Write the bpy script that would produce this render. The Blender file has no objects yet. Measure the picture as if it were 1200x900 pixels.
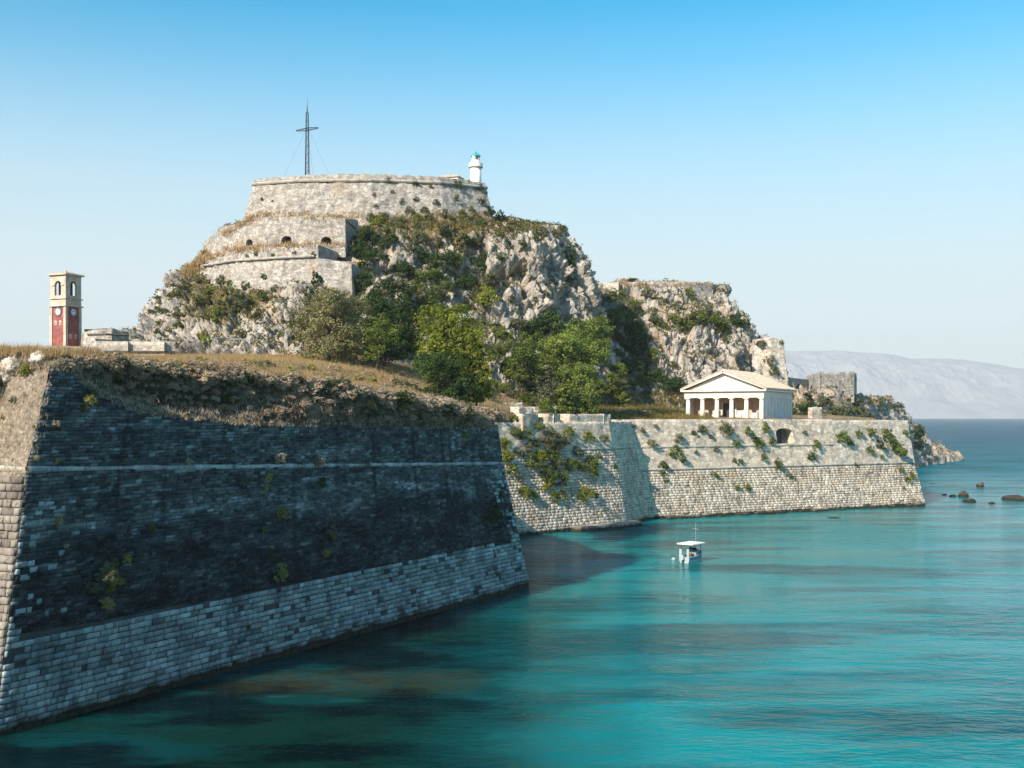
import bpy, math, random
import numpy as np
from mathutils import Vector, Matrix
from mathutils.bvhtree import BVHTree

# ------------------------------------------------------------------ camera, sky, sun, exposure
sc = bpy.context.scene
F, H, HOR = 1300.0, 16.0, 488.0           # focal length in photo pixels, eye height above the sea, horizon row
cam_d = bpy.data.cameras.new('camera'); cam = bpy.data.objects.new('camera', cam_d)
sc.collection.objects.link(cam); sc.camera = cam
cam.location = (0, 0, H); cam.rotation_euler = (math.radians(90), 0, 0)
cam_d.sensor_width = 36; cam_d.lens = 36 * F / 1200
cam_d.shift_y = (HOR - 450) / 1200
cam_d.clip_start = 0.5; cam_d.clip_end = 40000

SUN_AZ, SUN_EL = math.radians(39.5), math.radians(32)       # sun behind the left shoulder
sdir = Vector((-math.sin(SUN_AZ) * math.cos(SUN_EL), -math.cos(SUN_AZ) * math.cos(SUN_EL), math.sin(SUN_EL)))
sun_d = bpy.data.lights.new('sun', 'SUN'); sun = bpy.data.objects.new('sun', sun_d)
sc.collection.objects.link(sun)
sun.rotation_euler = sdir.to_track_quat('Z', 'Y').to_euler(); sun.location = sdir * 200
sun_d.energy = 5.0; sun_d.angle = math.radians(0.5); sun_d.color = (1.0, 0.90, 0.77)

world = bpy.data.worlds.new('World'); sc.world = world; world.use_nodes = True
wn = world.node_tree.nodes; wl = world.node_tree.links
bg = wn['Background']
sky = wn.new('ShaderNodeTexSky'); sky.sky_type = 'NISHITA'; sky.sun_disc = False
sky.sun_elevation = SUN_EL; sky.sun_rotation = math.atan2(sdir.x, sdir.y)
sky.altitude = 0; sky.air_density = 1.0; sky.dust_density = 0.4; sky.ozone_density = 2.4
hs = wn.new('ShaderNodeHueSaturation'); hs.inputs['Hue'].default_value = 0.474
hs.inputs['Saturation'].default_value = 1.85
# pale sea haze low in the sky all round, thinning out by about 20 degrees up
tc = wn.new('ShaderNodeTexCoord'); sx = wn.new('ShaderNodeSeparateXYZ'); rp_ = wn.new('ShaderNodeValToRGB'); mx = wn.new('ShaderNodeMix'); mx.data_type = 'RGBA'
el = rp_.color_ramp.elements
for k_, (p_, c_) in enumerate([(0.0, 0.95), (0.13, 0.88), (0.20, 0.66), (0.25, 0.40), (0.30, 0.15), (0.345, 0.0)]):
    e_ = el[k_] if k_ < 2 else el.new(p_)
    e_.position = p_; e_.color = (c_, c_, c_, 1)
wl.new(tc.outputs['Generated'], sx.inputs[0]); wl.new(sx.outputs[2], rp_.inputs[0]); wl.new(rp_.outputs[0], mx.inputs[0])
wl.new(sky.outputs[0], hs.inputs['Color']); wl.new(hs.outputs[0], mx.inputs[6]); mx.inputs[7].default_value = (4.1, 4.45, 4.4, 1)
wl.new(mx.outputs[2], bg.inputs[0])
bg.inputs[1].default_value = 0.135
sc.view_settings.view_transform = 'Standard'; sc.view_settings.look = 'None'
sc.view_settings.exposure = 0.58; sc.view_settings.gamma = 1.0
sc.view_settings.use_curve_mapping = False
sc.render.engine = 'CYCLES'
cy = sc.cycles
cy.use_denoising = True; cy.max_bounces = 6; cy.diffuse_bounces = 2; cy.glossy_bounces = 3
cy.transmission_bounces = 3; cy.transparent_max_bounces = 6; cy.volume_bounces = 0
cy.caustics_reflective = False; cy.caustics_refractive = False

# ------------------------------------------------------------------ helpers
rng = np.random.default_rng(7); random.seed(7)
col = sc.collection
ORG = {}

def P(px, py, d):
    return np.array([(px - 600) / F * d, d, H + (HOR - py) / F * d])

def tag(o, label=None, cat=None, group=None, kind=None):
    if label: o['label'] = label
    if cat: o['category'] = cat
    if group: o['group'] = group
    if kind: o['kind'] = kind
    return o

def thing(name, label, cat, loc, group=None):
    o = bpy.data.objects.new(name, None); col.objects.link(o)
    o.empty_display_size = 0.3
    o.location = tuple(float(c) for c in loc); ORG[o.name] = np.array(loc, float)
    return tag(o, label, cat, group)

def make_mesh(name, v, f, uv=None, attrs=None, smooth=False):
    v = np.asarray(v, np.float32).reshape(-1, 3)
    me = bpy.data.meshes.new(name)
    if isinstance(f, np.ndarray):
        k = f.shape[1]; n = len(f)
        me.vertices.add(len(v)); me.vertices.foreach_set('co', v.ravel())
        me.loops.add(n * k); me.loops.foreach_set('vertex_index', f.ravel().astype(np.int32))
        me.polygons.add(n); me.polygons.foreach_set('loop_start', np.arange(0, n * k, k, dtype=np.int32))
        me.update(calc_edges=True)
    else:
        me.from_pydata([tuple(map(float, c)) for c in v], [], [tuple(map(int, q)) for q in f])
    me.validate()
    if smooth:
        me.polygons.foreach_set('use_smooth', np.ones(len(me.polygons), bool))
    if uv is not None:
        vi = np.zeros(len(me.loops), np.int32); me.loops.foreach_get('vertex_index', vi)
        l = me.uv_layers.new(name='UVMap')
        l.data.foreach_set('uv', np.asarray(uv, np.float32)[vi].ravel())
    for an, av in (attrs or {}).items():
        a = me.attributes.new(an, 'FLOAT', 'POINT'); a.data.foreach_set('value', np.asarray(av, np.float32))
    return me

def add(name, v, f, mat=None, parent=None, uv=None, attrs=None, smooth=False, mats=None, matidx=None):
    v = np.asarray(v, float).reshape(-1, 3).copy()
    if parent is not None:
        off = ORG[parent.name]; v -= off
    me = make_mesh(name, v, f, uv, attrs, smooth)
    for m in (mats or [mat]): me.materials.append(m)
    if matidx is not None: me.polygons.foreach_set('material_index', np.asarray(matidx, np.int32))
    o = bpy.data.objects.new(name, me); col.objects.link(o)
    if parent is not None:
        o.parent = parent; ORG[o.name] = ORG[parent.name]
    else: ORG[o.name] = np.zeros(3)
    return o

class MB:
    """collects quads / boxes / tubes into one mesh"""
    def __init__(s): s.v = []; s.f = []; s.n = 0
    def poly(s, vs, fs):
        vs = np.asarray(vs, float); s.v.append(vs)
        s.f += [tuple(i + s.n for i in q) for q in fs]; s.n += len(vs); return s
    def box(s, c, size, ax=None, az=None, taper=1.0):
        c = np.asarray(c, float); X = np.array([1., 0, 0]) if ax is None else np.asarray(ax, float)
        X = X / np.linalg.norm(X); Z = np.array([0, 0, 1.]) if az is None else np.asarray(az, float) / np.linalg.norm(az)
        Y = np.cross(Z, X); hx, hy, hz = [q / 2 for q in size]; vs = []
        for sz in (-1, 1):
            t = taper if sz > 0 else 1
            for a, b in ((-1, -1), (1, -1), (1, 1), (-1, 1)):
                vs.append(c + X * a * hx * t + Y * b * hy * t + Z * sz * hz)
        return s.poly(vs, [(0, 3, 2, 1), (4, 5, 6, 7), (0, 1, 5, 4), (1, 2, 6, 5), (2, 3, 7, 6), (3, 0, 4, 7)])
    def tube(s, pts, radii, n=8, cap=True):
        pts = [np.asarray(p, float) for p in pts]
        if np.isscalar(radii): radii = [radii] * len(pts)
        vs = []; fs = []
        for i, p in enumerate(pts):
            t = pts[min(i + 1, len(pts) - 1)] - pts[max(i - 1, 0)]; t = t / np.linalg.norm(t)
            a = np.cross(t, [0, 0, 1.]) if abs(t[2]) < 0.95 else np.cross(t, [1., 0, 0])
            a = a / np.linalg.norm(a); b = np.cross(t, a)
            for k in range(n):
                q = 2 * math.pi * k / n
                vs.append(p + radii[i] * (math.cos(q) * a + math.sin(q) * b))
        for i in range(len(pts) - 1):
            for k in range(n):
                k2 = (k + 1) % n
                fs.append((i * n + k, i * n + k2, (i + 1) * n + k2, (i + 1) * n + k))
        if cap:
            fs.append(tuple(range(n - 1, -1, -1))); fs.append(tuple((len(pts) - 1) * n + k for k in range(n)))
        return s.poly(vs, fs)
    def lathe(s, c, prof, n=20):
        c = np.asarray(c, float); vs = []; fs = []
        for r, z in prof:
            for k in range(n):
                q = 2 * math.pi * k / n; vs.append(c + np.array([r * math.cos(q), r * math.sin(q), z]))
        for i in range(len(prof) - 1):
            for k in range(n):
                k2 = (k + 1) % n; fs.append((i * n + k, i * n + k2, (i + 1) * n + k2, (i + 1) * n + k))
        fs.append(tuple(range(n - 1, -1, -1))); fs.append(tuple((len(prof) - 1) * n + k for k in range(n)))
        return s.poly(vs, fs)
    def build(s, name, mat, parent=None, smooth=False, **kw):
        return add(name, np.concatenate(s.v), s.f, mat, parent, smooth=smooth, **kw)

# ---- numpy noise
_g = np.random.default_rng(3)
_perm = np.concatenate([_g.permutation(256)] * 3); _grad = _g.normal(size=(256, 3)); _grad /= np.linalg.norm(_grad, axis=1)[:, None]
_jit = _g.random((256, 3))
def perlin(p):
    i = np.floor(p).astype(int); f = p - i; u = f * f * f * (f * (f * 6 - 15) + 10); i &= 255
    def h(dx, dy, dz): return _perm[_perm[_perm[i[:, 0] + dx] + i[:, 1] + dy] + i[:, 2] + dz]
    r = []
    for dx in (0, 1):
        for dy in (0, 1):
            for dz in (0, 1):
                r.append(((f - np.array([dx, dy, dz])) * _grad[h(dx, dy, dz)]).sum(1))
    L = lambda a, b, t: a + (b - a) * t
    x0 = L(L(r[0], r[1], u[:, 2]), L(r[2], r[3], u[:, 2]), u[:, 1])
    x1 = L(L(r[4], r[5], u[:, 2]), L(r[6], r[7], u[:, 2]), u[:, 1])
    return L(x0, x1, u[:, 0]) * 1.5
def fbm(p, o=4, gain=0.5, ridged=False):
    a = 1.0; s = 0; t = 0
    for k in range(o):
        n = perlin(p + k * 17.3)
        if ridged: n = 1 - 2 * np.abs(n)
        s = s + a * n; t += a; a *= gain; p = p * 2.03
    return s / t
def voronoi(p):
    i = np.floor(p).astype(int); f = p - i
    d1 = np.full(len(p), 9.0); d2 = d1.copy(); cid = np.zeros(len(p))
    for dx in (-1, 0, 1):
        for dy in (-1, 0, 1):
            for dz in (-1, 0, 1):
                j = (i + np.array([dx, dy, dz])) & 255
                h = _perm[_perm[_perm[j[:, 0]] + j[:, 1]] + j[:, 2]]
                q = np.array([dx, dy, dz]) + _jit[h] - f; d = (q * q).sum(1)
                c = d < d1
                d2 = np.where(c, d1, np.minimum(d2, d)); d1 = np.where(c, d, d1); cid = np.where(c, h / 255.0, cid)
    return np.sqrt(d1), np.sqrt(d2), cid
def facets(p):
    """every cell is one tilted plane: angular, broken rock"""
    i = np.floor(p).astype(int); f = p - i
    d1 = np.full(len(p), 9.0); d2 = d1.copy(); hh = np.zeros(len(p), int); off = np.zeros((len(p), 3))
    for dx in (-1, 0, 1):
        for dy in (-1, 0, 1):
            for dz in (-1, 0, 1):
                j = (i + np.array([dx, dy, dz])) & 255
                h = _perm[_perm[_perm[j[:, 0]] + j[:, 1]] + j[:, 2]]
                q = np.array([dx, dy, dz]) + _jit[h] - f; d = (q * q).sum(1); c = d < d1
                d2 = np.where(c, d1, np.minimum(d2, d)); d1 = np.where(c, d, d1); hh = np.where(c, h, hh); off = np.where(c[:, None], q, off)
    return (off * _grad[hh]).sum(1) + 0.55 * (hh / 255.0 - 0.5), np.sqrt(d2) - np.sqrt(d1)

def grid_faces(nu, nv):
    a = np.arange(nu * nv).reshape(nv, nu)
    return np.stack([a[:-1, :-1], a[:-1, 1:], a[1:, 1:], a[1:, :-1]], -1).reshape(-1, 4)

def catmull(c, t):
    """c (n,...) control points, t in [0,n-1]"""
    n = len(c); i = np.clip(np.floor(t).astype(int), 0, n - 2); u = (t - i)
    g = lambda k: c[np.clip(i + k, 0, n - 1)]
    u = u.reshape(-1, *([1] * (c.ndim - 1)))
    p0, p1, p2, p3 = g(-1), g(0), g(1), g(2)
    return 0.5 * (2 * p1 + (p2 - p0) * u + (2 * p0 - 5 * p1 + 4 * p2 - p3) * u ** 2 + (3 * p1 - p0 - 3 * p2 + p3) * u ** 3)

def grid_normals(g):
    du = np.gradient(g, axis=1); dv = np.gradient(g, axis=0)
    n = np.cross(du, dv); return n / (np.linalg.norm(n, axis=2, keepdims=True) + 1e-9)

SURF = []                                   # surfaces that plants can be rooted on
def surf_add(o):
    me = o.data; w = ORG[o.name]
    SURF.append(BVHTree.FromPolygons([tuple(np.array(v.co) + w) for v in me.vertices], [tuple(p.vertices) for p in me.polygons]))
def root_at(px, py):
    """the first built surface in that direction: (point, normal)"""
    d = Vector(((px - 600) / F, 1.0, (HOR - py) / F)).normalized(); best = None
    for b in SURF:
        h = b.ray_cast(Vector((0, 0, H)), d, 900)
        if h[0] is not None and (best is None or h[3] < best[2]): best = (h[0], h[1], h[3])
    if best is None: return None
    n = best[1] if best[1].dot(d) < 0 else -best[1]
    return np.array(best[0]), np.array(n)

# ------------------------------------------------------------------ materials
def mat(name, rough=0.9):
    m = bpy.data.materials.new(name); m.use_nodes = True
    b = m.node_tree.nodes['Principled BSDF']; b.inputs['Roughness'].default_value = rough
    b.inputs['Specular IOR Level'].default_value = 0.2
    return m, m.node_tree.nodes, m.node_tree.links, b
class N:
    """small node-graph helper"""
    def __init__(s, m): s.n = m.node_tree.nodes; s.l = m.node_tree.links
    def sock(s, dst, v):
        if isinstance(v, bpy.types.NodeSocket): s.l.new(v, dst)
        elif v is not None: dst.default_value = v
    def noise(s, vec, scale, det=4, rough=0.55, dist=0.0):
        t = s.n.new('ShaderNodeTexNoise'); s.sock(t.inputs['Vector'], vec); t.inputs['Scale'].default_value = scale
        t.inputs['Detail'].default_value = det; t.inputs['Roughness'].default_value = rough; t.inputs['Distortion'].default_value = dist
        return t.outputs['Fac']
    def vor(s, vec, scale, feat='F1', out='Distance'):
        t = s.n.new('ShaderNodeTexVoronoi'); t.feature = feat; s.sock(t.inputs['Vector'], vec); t.inputs['Scale'].default_value = scale
        return t.outputs[out]
    def map(s, vec, scale=(1, 1, 1), rot=(0, 0, 0), loc=(0, 0, 0)):
        t = s.n.new('ShaderNodeMapping'); s.sock(t.inputs[0], vec); t.inputs['Scale'].default_value = scale
        t.inputs['Rotation'].default_value = rot; t.inputs['Location'].default_value = loc; return t.outputs[0]
    def ramp(s, v, stops, interp='LINEAR'):
        t = s.n.new('ShaderNodeValToRGB'); s.sock(t.inputs[0], v); e = t.color_ramp.elements; t.color_ramp.interpolation = interp
        while len(e) < len(stops): e.new(0.5)
        for q, (p, c) in zip(e, stops):
            q.position = p; c = (c, c, c) if np.isscalar(c) else c; q.color = (*c, 1)
        return t.outputs[0]
    def mix(s, f, a, b, mode='MIX'):
        t = s.n.new('ShaderNodeMix'); t.data_type = 'RGBA'; t.blend_type = mode; s.sock(t.inputs[0], f)
        fix = lambda c: (*c, 1) if isinstance(c, tuple) and len(c) == 3 else c
        s.sock(t.inputs[6], fix(a)); s.sock(t.inputs[7], fix(b)); return t.outputs[2]
    def math(s, op, a, b=None, c=None, clamp=False):
        t = s.n.new('ShaderNodeMath'); t.operation = op; t.use_clamp = clamp
        s.sock(t.inputs[0], a); s.sock(t.inputs[1], b); s.sock(t.inputs[2], c); return t.outputs[0]
    def bump(s, h, strength, dist, nrm=None):
        t = s.n.new('ShaderNodeBump'); s.sock(t.inputs['Height'], h); t.inputs['Strength'].default_value = strength
        t.inputs['Distance'].default_value = dist; s.sock(t.inputs['Normal'], nrm); return t.outputs[0]
    def geo(s, out='Position'): return s.n.new('ShaderNodeNewGeometry').outputs[out]
    def uv(s): return s.n.new('ShaderNodeTexCoord').outputs['UV']
    def attr(s, name):
        t = s.n.new('ShaderNodeAttribute'); t.attribute_name = name; return t.outputs['Fac']
    def orand(s): return s.n.new('ShaderNodeObjectInfo').outputs['Random']
    def sep(s, v):
        t = s.n.new('ShaderNodeSeparateXYZ'); s.sock(t.inputs[0], v); return t.outputs

def stone_mat(name, pale, mid, dark, stain=(0.06, 0.055, 0.05), stain_lo=0.5, tint=None, bump=0.35, warm=None, wet=False,
              hscale=1.0, moss=None, pits=True, cells=0, tintr=None, pit=0.60):
    """weathered masonry: colour by noise, dark streaks, optional per-stone tint"""
    m, n, l, b = mat(name, 0.92); g = N(m)
    p = g.geo()
    c = g.ramp(g.noise(p, 0.55 * hscale, 6, 0.65), [(0.3, dark), (0.5, mid), (0.7, pale)])
    if tint:
        r = g.attr('tint') if tint == 'attr' else g.orand()
        k = g.ramp(r, tintr or [(0.0, 0.62), (0.2, 0.86), (0.6, 1.02), (1.0, 1.2)])
        c = g.mix(1.0, c, k, 'MULTIPLY')
    if warm:
        c = g.mix(g.ramp(g.noise(g.map(p, (1, 1, 1), loc=(31, 7, 3)), 0.28 * hscale, 3), [(0.52, 0), (0.68, 0.75)]), c, warm)
    if cells:
        cv = g.map(p, (1, 1, 1.9)); rnd = g.sep(g.vor(cv, cells, 'F1', 'Color'))[0]
        c = g.mix(1.0, c, g.ramp(rnd, [(0.0, 0.70), (0.5, 1.0), (1.0, 1.22)]), 'MULTIPLY')
        edge = g.vor(cv, cells, 'DISTANCE_TO_EDGE')
        c = g.mix(g.ramp(edge, [(0.02, 0.55), (0.10, 0.0)]), c, tuple(0.45 * q for q in mid))
    st = g.noise(g.map(p, (0.9, 0.9, 0.16)), 1.1 * hscale, 5, 0.7)
    c = g.mix(g.ramp(st, [(stain_lo, 0), (stain_lo + 0.22, 0.8)]), c, stain)
    if pits:
        pt = g.noise(p, 2.6 * hscale, 3, 0.8)
        c = g.mix(g.ramp(pt, [(pit, 0), (pit + 0.07, 0.8)]), c, tuple(0.3 * q for q in mid))
    if moss:
        c = g.mix(g.ramp(g.noise(g.map(p, (1, 1, 1), loc=(3, 57, 13)), 0.4 * hscale, 5, 0.7), [(0.55, 0), (0.66, 0.7)]), c, moss)
    if wet:
        z = g.sep(p)[2]
        zz = g.math('ADD', z, g.math('MULTIPLY', g.noise(p, 0.8, 3), -0.9))
        c = g.mix(g.ramp(g.math('MULTIPLY_ADD', zz, 0.5, 0.5), [(0.42, 1.0), (0.62, 0.0)]), c, (0.03, 0.03, 0.018))
    l.new(c, b.inputs['Base Color'])
    h = g.math('ADD', g.noise(p, 1.6 * hscale, 6, 0.7), g.math('MULTIPLY', g.noise(p, 7.0 * hscale, 4, 0.7), 0.35))
    l.new(g.bump(h, bump, 0.4), b.inputs['Normal'])
    return m

def flat_mat(name, c, rough=0.7, var=0.15, scale=2.0, metal=0.0, spec=0.3):
    m, n, l, b = mat(name, rough); g = N(m)
    k = g.ramp(g.noise(g.geo(), scale, 5, 0.65), [(0.3, 1 - var), (0.7, 1 + var)])
    l.new(g.mix(1.0, (*c, 1), k, 'MULTIPLY'), b.inputs['Base Color'])
    b.inputs['Metallic'].default_value = metal; b.inputs['Specular IOR Level'].default_value = spec
    return m

def leaf_mat(name, c0, c1, c2=None, trans=0.3):
    m = bpy.data.materials.new(name); m.use_nodes = True; g = N(m); n = m.node_tree.nodes
    n.remove(n['Principled BSDF']); out = n['Material Output']
    r = g.math('ADD', g.math('MULTIPLY', g.attr('tint'), 0.7), g.math('MULTIPLY', g.orand(), 0.3))
    c = g.ramp(r, [(0.1, c0), (0.6, c1), (0.95, c2 or c1)])
    d = n.new('ShaderNodeBsdfDiffuse'); t = n.new('ShaderNodeBsdfTranslucent'); x = n.new('ShaderNodeMixShader')
    g.l.new(c, d.inputs[0]); g.l.new(c, t.inputs[0]); x.inputs[0].default_value = trans
    g.l.new(d.outputs[0], x.inputs[1]); g.l.new(t.outputs[0], x.inputs[2]); g.l.new(x.outputs[0], out.inputs[0])
    return m
M = {}
TR = [(0.0, 0.35), (0.12, 0.72), (0.55, 0.98), (0.88, 1.15), (1.0, 1.5)]
# pale limestone of the lit sea walls and the citadel
M['lime'] = stone_mat('limestone_wall', (0.70, 0.59, 0.475), (0.60, 0.50, 0.395), (0.36, 0.295, 0.23), stain=(0.12, 0.10, 0.08), stain_lo=0.50, tint='attr', wet=True, warm=(0.50, 0.37, 0.25))
M['lime_core'] = stone_mat('limestone_core', (0.40, 0.35, 0.29), (0.30, 0.26, 0.21), (0.16, 0.14, 0.115), stain_lo=0.55, wet=True)
M['rubble'] = stone_mat('rubble_wall', (0.57, 0.51, 0.44), (0.44, 0.39, 0.335), (0.24, 0.212, 0.18), stain=(0.13, 0.11, 0.09), stain_lo=0.52, bump=0.7, warm=(0.44, 0.34, 0.24), cells=1.2, pit=0.56)
M['sea_rubble'] = stone_mat('sea_rubble_wall', (0.74, 0.615, 0.485), (0.63, 0.515, 0.40), (0.38, 0.305, 0.235), stain=(0.16, 0.135, 0.105), stain_lo=0.54, bump=0.35, warm=(0.62, 0.50, 0.37), cells=1.3)
M['cordon_pale'] = stone_mat('cordon_pale', (0.52, 0.47, 0.40), (0.42, 0.38, 0.32), (0.22, 0.20, 0.17), stain_lo=0.55)
# dark weathered near bastion
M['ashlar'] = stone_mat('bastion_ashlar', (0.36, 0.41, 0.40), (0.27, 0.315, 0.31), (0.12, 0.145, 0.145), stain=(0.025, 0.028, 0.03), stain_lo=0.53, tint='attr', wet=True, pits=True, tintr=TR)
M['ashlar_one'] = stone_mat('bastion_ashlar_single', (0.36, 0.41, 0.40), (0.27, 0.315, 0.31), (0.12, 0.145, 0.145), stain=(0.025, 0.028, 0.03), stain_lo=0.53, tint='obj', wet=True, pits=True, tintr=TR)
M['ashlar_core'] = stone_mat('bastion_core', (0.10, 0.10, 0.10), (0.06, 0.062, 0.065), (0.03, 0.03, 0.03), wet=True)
M['lit_ashlar'] = stone_mat('lit_ashlar', (0.40, 0.34, 0.28), (0.29, 0.245, 0.20), (0.13, 0.11, 0.09), stain=(0.05, 0.043, 0.036), stain_lo=0.52, pit=0.55, tint='obj', wet=True)

def dark_brick(name, band=True):
    m, n, l, b = mat(name, 0.95); g = N(m); p = g.geo(); uv = g.uv()
    br = n.new('ShaderNodeTexBrick'); l.new(g.map(uv, (1, 1, 1)), br.inputs['Vector'])
    br.inputs['Scale'].default_value = 1.0; br.inputs['Brick Width'].default_value = 0.34; br.inputs['Row Height'].default_value = 0.125
    br.inputs['Mortar Size'].default_value = 0.022; br.inputs['Mortar Smooth'].default_value = 0.3; br.inputs['Bias'].default_value = 0.0
    br.inputs['Color1'].default_value = (0.7, 0.7, 0.7, 1); br.inputs['Color2'].default_value = (1.3, 1.3, 1.3, 1); br.inputs['Mortar'].default_value = (0.55, 0.55, 0.55, 1)
    ub = g.sep(uv)
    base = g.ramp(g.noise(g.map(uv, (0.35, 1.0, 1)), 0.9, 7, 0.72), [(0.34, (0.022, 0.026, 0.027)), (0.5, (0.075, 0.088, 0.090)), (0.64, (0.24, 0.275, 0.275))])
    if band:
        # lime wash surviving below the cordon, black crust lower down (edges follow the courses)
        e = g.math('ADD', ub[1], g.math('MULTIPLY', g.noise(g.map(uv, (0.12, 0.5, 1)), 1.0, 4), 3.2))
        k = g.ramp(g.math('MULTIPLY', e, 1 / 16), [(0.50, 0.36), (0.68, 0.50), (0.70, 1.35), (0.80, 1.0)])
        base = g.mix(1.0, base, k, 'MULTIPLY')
    sp = g.noise(uv, 7.0, 4, 0.85)
    base = g.mix(g.ramp(sp, [(0.57, 0), (0.70, 0.8)]), base, (0.30, 0.31, 0.30))
    base = g.mix(g.ramp(sp, [(0.32, 0.8), (0.43, 0.0)]), base, (0.012, 0.012, 0.012))
    s2 = g.noise(g.map(uv, (0.7, 1.2, 1)), 2.2, 6, 0.8)
    base = g.mix(g.ramp(s2, [(0.56, 0), (0.68, 0.65)]), base, (0.24, 0.25, 0.245))
    base = g.mix(g.ramp(s2, [(0.36, 0.75), (0.45, 0.0)]), base, (0.014, 0.014, 0.014))
    vs = g.noise(g.map(uv, (1.0, 0.05, 1)), 0.8, 4, 0.6)
    base = g.mix(g.ramp(vs, [(0.56, 0), (0.66, 0.7)]), base, (0.022, 0.022, 0.022))
    c = g.mix(1.0, base, br.outputs['Color'], 'MULTIPLY')
    l.new(c, b.inputs['Base Color'])
    h = g.math('ADD', g.math('MULTIPLY', br.outputs['Fac'], -0.6), g.math('MULTIPLY', g.noise(p, 3.5, 5, 0.7), 1.2))
    l.new(g.bump(h, 0.9, 0.12), b.inputs['Normal'])
    return m
def dark_courses(name, band):
    m, n, l, b = mat(name, 0.95); g = N(m); p = g.geo(); uv = g.uv(); ub = g.sep(uv)
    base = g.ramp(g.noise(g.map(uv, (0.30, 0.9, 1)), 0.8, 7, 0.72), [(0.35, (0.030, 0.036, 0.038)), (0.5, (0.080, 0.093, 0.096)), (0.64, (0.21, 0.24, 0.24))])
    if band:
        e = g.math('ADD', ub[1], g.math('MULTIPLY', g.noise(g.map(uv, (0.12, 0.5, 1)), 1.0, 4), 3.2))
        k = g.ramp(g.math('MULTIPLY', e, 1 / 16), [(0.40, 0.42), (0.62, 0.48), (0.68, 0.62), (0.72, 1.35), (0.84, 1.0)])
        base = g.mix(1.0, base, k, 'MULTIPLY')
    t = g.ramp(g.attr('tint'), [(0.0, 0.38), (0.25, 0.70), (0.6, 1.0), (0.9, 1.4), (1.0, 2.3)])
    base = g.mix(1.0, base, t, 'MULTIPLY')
    sp = g.noise(uv, 4.5, 5, 0.85)
    base = g.mix(g.ramp(sp, [(0.58, 0), (0.70, 0.75)]), base, (0.27, 0.29, 0.285))
    base = g.mix(g.ramp(sp, [(0.33, 0.85), (0.44, 0.0)]), base, (0.012, 0.012, 0.012))
    vs = g.noise(g.map(uv, (1.0, 0.05, 1)), 0.8, 4, 0.6)
    base = g.mix(g.ramp(vs, [(0.56, 0), (0.66, 0.7)]), base, (0.02, 0.02, 0.02))
    l.new(base, b.inputs['Base Color']); l.new(g.bump(g.noise(p, 4, 5, 0.7), 0.8, 0.15), b.inputs['Normal'])
    return m
M['courses'] = dark_courses('dark_stone_courses', True); M['courses_up'] = dark_courses('parapet_stone_courses', False)
M['brick'] = dark_brick('dark_weathered_brick'); M['brick_up'] = dark_brick('parapet_brick', False)

def rock_mat():
    m, n, l, b = mat('limestone_rock', 0.95); g = N(m); p = g.geo()
    c = g.ramp(g.noise(p, 0.22, 8, 0.68), [(0.32, (0.21, 0.185, 0.16)), (0.47, (0.42, 0.365, 0.305)), (0.66, (0.60, 0.53, 0.445))])
    o = g.noise(g.map(p, (1, 1, 0.5), loc=(9, 2, 4)), 0.13, 4, 0.6)
    c = g.mix(g.ramp(o, [(0.53, 0), (0.68, 0.7)]), c, (0.50, 0.35, 0.21))
    s = g.noise(g.map(p, (1, 1, 0.16)), 0.6, 6, 0.72)
    c = g.mix(g.ramp(s, [(0.51, 0), (0.63, 0.85)]), c, (0.13, 0.125, 0.115))
    f = g.noise(p, 1.8, 4, 0.8)
    c = g.mix(g.ramp(f, [(0.58, 0), (0.68, 0.7)]), c, (0.12, 0.115, 0.10))
    vg = g.math('ADD', g.attr('veg'), g.math('MULTIPLY_ADD', g.noise(p, 1.1, 4, 0.7), 0.8, -0.4))
    gc = g.ramp(g.noise(p, 0.35, 5, 0.7), [(0.35, (0.065, 0.075, 0.022)), (0.5, (0.15, 0.12, 0.045)), (0.66, (0.25, 0.165, 0.075))])
    c = g.mix(g.ramp(vg, [(0.45, 0), (0.62, 0.95)]), c, gc)
    l.new(c, b.inputs['Base Color'])
    h = g.math('ADD', g.noise(p, 0.9, 8, 0.72), g.math('MULTIPLY', g.vor(p, 1.3), 0.35))
    l.new(g.bump(h, 0.75, 0.9), b.inputs['Normal'])
    return m
M['rock'] = rock_mat()

def earth_mat(name, stops, scale=0.6):
    m, n, l, b = mat(name, 1.0); g = N(m); p = g.geo()
    c = g.ramp(g.noise(p, scale, 7, 0.7), stops)
    l.new(c, b.inputs['Base Color']); l.new(g.bump(g.noise(p, 1.8, 8, 0.78), 1.0, 0.9), b.inputs['Normal']); return m
M['earth'] = earth_mat('dry_earth', [(0.35, (0.05, 0.035, 0.025)), (0.5, (0.14, 0.098, 0.065)), (0.68, (0.37, 0.265, 0.175))])
M['meadow'] = earth_mat('dry_meadow', [(0.3, (0.20, 0.14, 0.06)), (0.5, (0.36, 0.25, 0.13)), (0.7, (0.48, 0.36, 0.22))], 0.3)
M['bench_grass'] = earth_mat('bench_grass', [(0.3, (0.12, 0.10, 0.035)), (0.5, (0.24, 0.165, 0.07)), (0.7, (0.33, 0.22, 0.11))], 0.5)

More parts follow.
